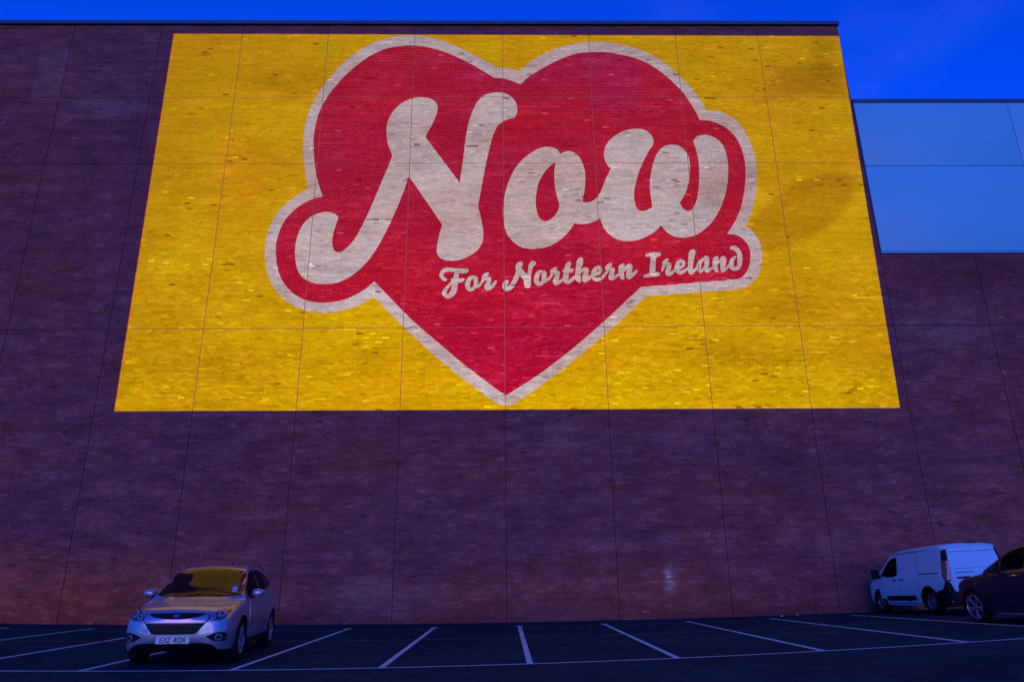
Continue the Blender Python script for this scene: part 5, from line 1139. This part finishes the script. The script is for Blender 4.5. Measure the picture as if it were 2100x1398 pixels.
# ---------------------------------------------------------------- white van
def build_van():
    root = empty('parked_van')
    tag(root, 'white panel van parked nose to the wall, seen from behind', 'van')
    st = [(0.00, hood_sec(.50, .40, .60, .72)), (-.04, hood_sec(.68, .32, .70, .84)), (-.12, hood_sec(.78, .26, .78, .945)), (-.25, hood_sec(.85, .24, .85, 1.01)), (-.45, hood_sec(.885, .23, .90, 1.06)), (-.68, hood_sec(.902, .23, .945, 1.10)),
          (-.84, cab_sec(.908, .23, .98, .86, .80, 1.155, .02)), (-1.05, cab_sec(.913, .23, 1.0, .865, .785, 1.31, .03)), (-1.30, cab_sec(.917, .23, 1.015, .868, .765, 1.48, .04)), (-1.58, cab_sec(.917, .23, 1.03, .868, .75, 1.645, .05)),
          (-1.85, cab_sec(.917, .23, 1.04, .87, .745, 1.745, .055)), (-2.3, cab_sec(.917, .23, 1.045, .872, .745, 1.795, .055)), (-3.2, cab_sec(.917, .23, 1.05, .872, .745, 1.82, .055)), (-3.9, cab_sec(.917, .24, 1.05, .87, .745, 1.825, .055)),
          (-4.2, cab_sec(.912, .25, 1.05, .866, .74, 1.815, .055)), (-4.31, cab_sec(.902, .26, 1.05, .855, .725, 1.795, .055)), (-4.365, cab_sec(.882, .28, 1.05, .835, .70, 1.765, .05)), (-4.395, cab_sec(.85, .31, 1.05, .80, .665, 1.725, .045)), (-4.405, cab_sec(.80, .35, 1.05, .75, .62, 1.685, .04))]
    bm = body_bm(st)
    for v in bm.verts:                               # the back leans forward towards the roof
        k = min(1, max(0, (-v.co.x - 3.6) / .6))
        v.co.x += k * (v.co.z - .85) * .10
    AX, WR, ZC = (-.86, -3.52), .325, .325
    body, tr = cut_wheels('body', bm, M_WHITEP, root, AX, .385, ZC, .60)
    for xa in AX:
        for s in (1, -1):
            arch_liner(root, xa, ZC, .382, .605, .895, s, M_BLACK)
            make_wheel(root, (xa, s * .785, ZC), s, WR, .205, .205, 5, M_TYRE, M_STEEL, M_DARKM, steel=True)
    ws = smooth_poly([(-.80, 0), (-.83, .5), (-.95, .78), (-1.5, .70), (-1.60, .62), (-1.63, 0), (-1.60, -.62), (-1.5, -.70), (-.95, -.78), (-.83, -.5)], 3)
    patch('windscreen', ws, 'top', tr, .004, M_GLASS, root, .09)
    def edge(z):                                     # half width of the back just ahead of its rounded corner
        h = tr.ray_cast(Vector((-4.37 + (z - .85) * .10, 3, z)), Vector((0, -1, 0)))[0]
        return h.y if h else .8
    def rear_patch(name, poly, *a, **k):
        return patch(name, [(max(-edge(v) + .004, min(edge(v) - .004, u)), v) for u, v in poly], 'rear', *a, **k)
    for pl, s in (('side', 1), ('side_r', -1)):
        seam = simple('panel_gap', (.02, .02, .025), .8) if s == 1 else bpy.data.materials['panel_gap']
        door = smooth_poly([(-.98, .42), (-.93, .8), (-1.0, 1.08), (-1.36, 1.40), (-1.72, 1.60), (-2.08, 1.635), (-2.10, .40)], 2, (5, 6, 0))
        patch('door_gap', [(u * 1.0 + (-.012 if u < -1.5 else .012), v + (.012 if v > 1.2 else -.012)) for u, v in door], pl, tr, .002, seam, root, .1, skirt=.003)
        d = patch('door', door, pl, tr, .006, M_WHITEP, root, skirt=.006)
        patch('side_window', smooth_poly([(-1.08, 1.075), (-1.36, 1.335), (-1.70, 1.53), (-2.02, 1.56), (-2.04, 1.14), (-1.93, 1.035), (-1.5, 1.015)], 2, (0, 3)), pl, tr, .011, M_SIDEG, d, skirt=.004)
        sl = smooth_poly([(-2.12, .40), (-2.10, 1.64), (-3.08, 1.655), (-3.08, .72), (-3.0, .42)], 2, (0, 1, 2))
        patch('door_gap', [(u + (-.01 if u < -2.6 else .006), v + (.012 if v > 1.2 else -.012)) for u, v in sl], pl, tr, .002, seam, root, .1, skirt=.003)
        d2 = patch('sliding_door', sl, pl, tr, .006, M_WHITEP, root, skirt=.006)
        patch('crease', [(-1.75, 1.655), (-1.75, 1.667), (-3.7, 1.685), (-3.7, 1.673)], pl, tr, .004, seam, root, .1, skirt=.002)
        patch('handle', [(-1.78, .905), (-1.78, .94), (-1.98, .945), (-1.98, .91)], pl, tr, .022, M_BLACK, d, skirt=.01)
        patch('handle', [(-2.18, .915), (-2.18, .95), (-2.38, .955), (-2.38, .92)], pl, tr, .022, M_BLACK, d2, skirt=.01)
        patch('slide_rail', [(-3.12, 1.045), (-3.12, 1.07), (-4.08, 1.075), (-4.08, 1.05)], pl, tr, .006, M_BLACK, root, skirt=.006)
        patch('rubbing_strip', [(-1.32, .37), (-1.31, .50), (-2.86, .50), (-2.86, .38), (-2.6, .38), (-2.55, .345), (-2.45, .345), (-2.4, .37)], pl, tr, .016, M_BLACK, root, skirt=.012)
        patch('sill', [(-1.28, .225), (-1.28, .285), (-3.12, .285), (-3.12, .225)], pl, tr, .006, M_BLACK, root)
        # wheel arch lips
        patch('bumper_corner', smooth_poly([(-4.448, .245), (-4.395, .92), (-4.36, .90), (-4.30, .74), (-4.18, .645), (-3.90, .60), (-3.905, .45), (-3.92, .245)], 2, (0, 1, 5, 7)), pl, tr, .010, M_BLACK, root, skirt=.01)
        arc = [(-3.52 + math.cos(a) * .425, ZC + math.sin(a) * .425) for a in [math.pi * (-.02 + i / 16 * 1.04) for i in range(17)]] + [(-3.52 + math.cos(a) * .374, ZC + math.sin(a) * .374) for a in [math.pi * (-.02 + i / 16 * 1.04) for i in range(17)]][::-1]
        patch('arch_trim', arc, pl, tr, .008, M_BLACK, root, .2, skirt=.01)
        arc2 = [(u - (-3.52) + -.86, v) for u, v in arc]
        mir = ellipsoid('wing_mirror', (-1.10, s * 1.04, 1.13), (.09, .11, .14), M_BLACK, root, 3.2)
        tube('mirror_arm', [(-1.06, s * .86, 1.05), (-1.08, s * .96, 1.08)], .045, M_BLACK, mir, 8)
        box_obj('mirror_glass', (-1.192, -1.184, s * 1.04 - .085, s * 1.04 + .085, 1.03, 1.23), M_MIRR, mir)
        # tail lamp: tall, wrapped round the corner
        def band(z0, z1, w0, w1):
            n = 6; zs_ = [z0 + (z1 - z0) * i / n for i in range(n + 1)]
            q = [(edge(z), z) for z in zs_] + [(edge(z) - (w0 + (w1 - w0) * (z - z0) / (z1 - z0)), z) for z in zs_[::-1]]
            return q if s > 0 else mirror_poly(q)
        lamp = rear_patch('tail_light', band(.84, 1.66, .115, .05), tr, .010, M_BLACK, root, .04, skirt=.01)
        tls = smooth_poly([(-4.385, .86), (-4.30, 1.64), (-4.235, 1.62), (-4.235, 1.3), (-4.26, 1.05), (-4.32, .88)], 2, (0, 1))
        patch('lamp_side', tls, pl, tr, .009, M_BLACK, lamp, .05, skirt=.008)
        for nm, mat_, z0, z1, w0, w1 in (('red_lens', M_TAIL, 1.16, 1.36, .095, .08), ('clear_lens', M_LAMP, 1.02, 1.15, .10, .095), ('red_lens', M_TAIL, .87, 1.01, .10, .10)):
            rear_patch(nm, band(z0, z1, w0, w1), tr, .016, mat_, lamp, .05, skirt=.006)
            q = [(-4.375 + (z0 - .85) * .1, z0), (-4.375 + (z1 - .85) * .1, z1), (-4.31 + (z1 - .85) * .12, z1), (-4.32 + (z0 - .85) * .12, z0)]
            patch(nm, q, pl, tr, .014, mat_, lamp, .05, skirt=.006)
    # back doors, split left of the middle
    for nm, poly in (('rear_door', [(.72, .60), (.715, 1.0), (.70, 1.2), (.68, 1.45), (.60, 1.69), (-.075, 1.71), (-.075, .60)]), ('rear_door', [(-.087, .60), (-.087, 1.71), (-.60, 1.69), (-.68, 1.45), (-.70, 1.2), (-.715, 1.0), (-.72, .60)])):
        patch('door_gap', [(u * 1.012, (v - 1.15) * 1.012 + 1.15) for u, v in poly], 'rear', tr, .003, bpy.data.materials['panel_gap'], root, .12, skirt=.003)
        d = patch(nm, poly, 'rear', tr, .008, M_WHITEP, root, .06, skirt=.006)
        sgn = 1 if poly[0][0] > 0 else -1
        a, b_ = (.62, -.02) if sgn > 0 else (-.14, -.62)
        patch('recess_line', [(a, 1.575), (a, 1.588), (b_, 1.598), (b_, 1.585)], 'rear', tr, .0095, bpy.data.materials['panel_gap'], d, .2, skirt=.001)
        patch('recess_line', [(a, 1.15), (a, 1.158), (b_, 1.158), (b_, 1.15)], 'rear', tr, .0095, bpy.data.materials['panel_gap'], d, .2, skirt=.001)
        if sgn > 0:
            patch('handle', [(.60, .905), (.58, .945), (.25, .95), (.22, .925), (.30, .90), (.52, .895)], 'rear', tr, .028, M_BLACK, d, .1, skirt=.01)
            patch('trim_strip', [(.60, 1.045), (.60, 1.062), (.10, 1.065), (.10, 1.048)], 'rear', tr, .014, M_DARKM, d, .1, skirt=.004)
            patch('number_plate', [(.60, .70), (.60, .81), (.08, .81), (.08, .70)], 'rear', tr, .018, M_PLATEY, d, .2, skirt=.008)
    rear_patch('rear_bumper', [(.87, .262), (.88, .50), (.88, .82), (.80, .82), (.775, .70), (.75, .585), (0, .575), (-.75, .585), (-.775, .70), (-.80, .82), (-.88, .82), (-.88, .50), (-.87, .262), (0, .262)], tr, .03, M_BLACK, root, .07, skirt=.02)
    box_obj('valance', (-4.452, -3.93, -.893, .893, .205, .335), M_BLACK, root, bevel=.02)
    for s in (1, -1):
        hl = [(.46, .78), (.62, .76), (.78, .82), (.82, .98), (.72, .97), (.58, .88)]
        if s < 0: hl = mirror_poly(hl)
        patch('headlight', smooth_poly(hl, 3), 'front', tr, .006, M_LAMP, root, .05)
    patch('grille', smooth_poly([(-.44, .66), (-.36, .76), (.36, .76), (.44, .66), (.34, .50), (-.34, .50)], 2), 'front', tr, .006, M_BLACK, root, .06)
    box_obj('brake_lamp', (-4.30, -4.24, -.26, .02, 1.80, 1.835), M_BLACK, root, bevel=.01)
    return root
van = build_van()
place(van, 11.70, -.30, R(91), .94)

# ---------------------------------------------------------------- dark people carrier at the right edge
def build_mpv():
    root = empty('parked_car')
    tag(root, 'dark people carrier parked close behind the white van', 'car')
    st = [(0.00, hood_sec(.36, .40, .57, .68)), (-.03, hood_sec(.53, .33, .66, .78)), (-.10, hood_sec(.66, .26, .73, .86)), (-.22, hood_sec(.755, .235, .79, .915)), (-.45, hood_sec(.83, .22, .85, .965)), (-.80, hood_sec(.885, .215, .90, 1.01)), (-1.10, hood_sec(.905, .215, .935, 1.04)),
          (-1.25, cab_sec(.91, .215, .955, .84, .80, 1.095, .02)), (-1.48, cab_sec(.913, .215, .98, .84, .76, 1.225, .03)), (-1.80, cab_sec(.914, .215, 1.005, .84, .70, 1.395, .04)), (-2.12, cab_sec(.914, .215, 1.025, .84, .65, 1.525, .045)),
          (-2.5, cab_sec(.914, .215, 1.045, .838, .63, 1.575, .045)), (-2.95, cab_sec(.914, .215, 1.065, .83, .615, 1.585, .045)), (-3.45, cab_sec(.91, .22, 1.085, .815, .60, 1.56, .045)), (-3.8, cab_sec(.895, .23, 1.09, .79, .58, 1.50, .04)),
          (-4.05, cab_sec(.875, .25, 1.08, .76, .57, 1.38, .04)), (-4.25, cab_sec(.845, .28, 1.03, .72, .60, 1.15, .02)), (-4.34, hood_sec(.80, .32, .92, 1.02)), (-4.38, hood_sec(.70, .40, .80, .90))]
    AX, WR, ZC = (-.80, -3.50), .33, .33
    body, tr = cut_wheels('body', body_bm(st), M_DARKP, root, AX, .385, ZC, .60)
    for xa in AX:
        for s in (1, -1):
            arch_liner(root, xa, ZC, .382, .605, .89, s, M_BLACK)
            make_wheel(root, (xa, s * .785, ZC), s, WR, .25, .22, 5, M_TYRE, M_RIM, M_DARKM, spin=.9)
    ws = smooth_poly([(-1.20, 0), (-1.23, .5), (-1.35, .76), (-2.02, .66), (-2.15, .58), (-2.18, 0), (-2.15, -.58), (-2.02, -.66), (-1.35, -.76), (-1.23, -.5)], 3)
    patch('windscreen', ws, 'top', tr, .004, M_GLASS, root, .09)
    for pl, s in (('side', 1), ('side_r', -1)):
        patch('quarter_window', smooth_poly([(-1.40, 1.03), (-1.70, 1.225), (-1.74, 1.05)], 3, (0, 1, 2)), pl, tr, .004, M_SIDEG, root)
        d = patch('door', smooth_poly([(-1.32, .42), (-1.28, .70), (-1.36, 1.0), (-2.42, 1.05), (-2.44, .42), (-2.3, .35), (-1.45, .33)], 2, (2, 3)), pl, tr, .005, M_DARKP, root, skirt=.006)
        d2 = patch('door', smooth_poly([(-2.46, .42), (-2.44, 1.055), (-3.32, 1.09), (-3.30, .95), (-3.06, .60), (-2.98, .40), (-2.6, .35)], 2, (0, 1, 2)), pl, tr, .005, M_DARKP, root, skirt=.006)
        tube('handle', [(-2.12, s * .918, .94), (-2.22, s * .938, .945), (-2.33, s * .918, .95)], .014, M_CHROME, d, 6)
        tube('handle', [(-3.02, s * .912, .985), (-3.12, s * .932, .99), (-3.22, s * .912, .995)], .014, M_CHROME, d2, 6)
        patch('side_window', smooth_poly([(-1.80, 1.055), (-1.79, 1.285), (-2.05, 1.415), (-2.25, 1.475), (-2.44, 1.495), (-2.46, 1.085)], 2, (0, 1, 4, 5)), pl, tr, .004, M_SIDEG, root)
        patch('side_window', smooth_poly([(-2.54, 1.09), (-2.52, 1.50), (-2.9, 1.50), (-3.3, 1.465), (-3.34, 1.12)], 2, (0, 1, 3, 4)), pl, tr, .004, M_SIDEG, root)
        patch('quarter_window', smooth_poly([(-3.42, 1.13), (-3.38, 1.45), (-3.7, 1.38), (-3.85, 1.21)], 2, (0, 1)), pl, tr, .004, M_SIDEG, root)
        mir = ellipsoid('wing_mirror', (-1.80, s * .99, 1.085), (.08, .11, .075), M_DARKP, root, 2.6)
        tube('mirror_arm', [(-1.74, s * .86, 1.03), (-1.78, s * .94, 1.05)], .03, M_BLACK, mir, 8)
        box_obj('mirror_glass', (-1.888, -1.876, s * .99 - .075, s * .99 + .075, 1.045, 1.125), M_MIRR, mir)
        hl = [(.50, .74), (.66, .72), (.77, .80), (.81, .93), (.70, .90), (.58, .82)]
        if s < 0: hl = mirror_poly(hl)
        patch('headlight', smooth_poly(hl, 3), 'front', tr, .006, M_LAMP, root, .05)
        patch('side_repeater', [(-.95, .80), (-.95, .825), (-1.01, .825), (-1.01, .80)], pl, tr, .008, M_CHROME, root)
        tl = [(.58, .90), (.72, .90), (.80, 1.0), (.78, 1.10), (.64, 1.05)]
        if s < 0: tl = mirror_poly(tl)
        patch('tail_light', tl, 'rear', tr, .006, M_TAIL, root, .06)
    patch('grille', smooth_poly([(-.46, .62), (-.38, .70), (.38, .70), (.46, .62), (.34, .44), (-.34, .44)], 2), 'front', tr, .006, M_BLACK, root, .06)
    patch('rear_window', smooth_poly([(-.54, 1.16), (-.52, 1.42), (0, 1.47), (.52, 1.42), (.54, 1.16), (0, 1.13)], 3, (0, 4)), 'rear', tr, .004, M_SIDEG, root)
    box_obj('number_plate', (-4.40, -4.37, -.26, .26, .70, .81), M_PLATEY, root)
    return root
mpv = build_mpv()
place(mpv, 10.64, -6.25, R(94), .95)

# ---------------------------------------------------------------- litter by the wall
def scrap(x, y, size, seed, label):
    rnd = random.Random(seed)
    bm = bmesh.new()
    bmesh.ops.create_icosphere(bm, subdivisions=2, radius=size)
    for v in bm.verts:
        v.co *= rnd.uniform(.65, 1.15)
        v.co.z *= .6
    o = bm_obj('litter', bm, simple('white_paper', (.5, .6, .6), .8), None, smooth=False)
    o.location = (x, y, gz(x, y) + size * .35)
    tag(o, label, 'litter', 'litter at the foot of the wall')
scrap(8.02, -.80, .045, 3, 'crumpled white scrap of litter at the wall foot, the left one of two')
scrap(8.62, -.45, .035, 5, 'crumpled white scrap of litter at the wall foot, the right one, nearer the van')
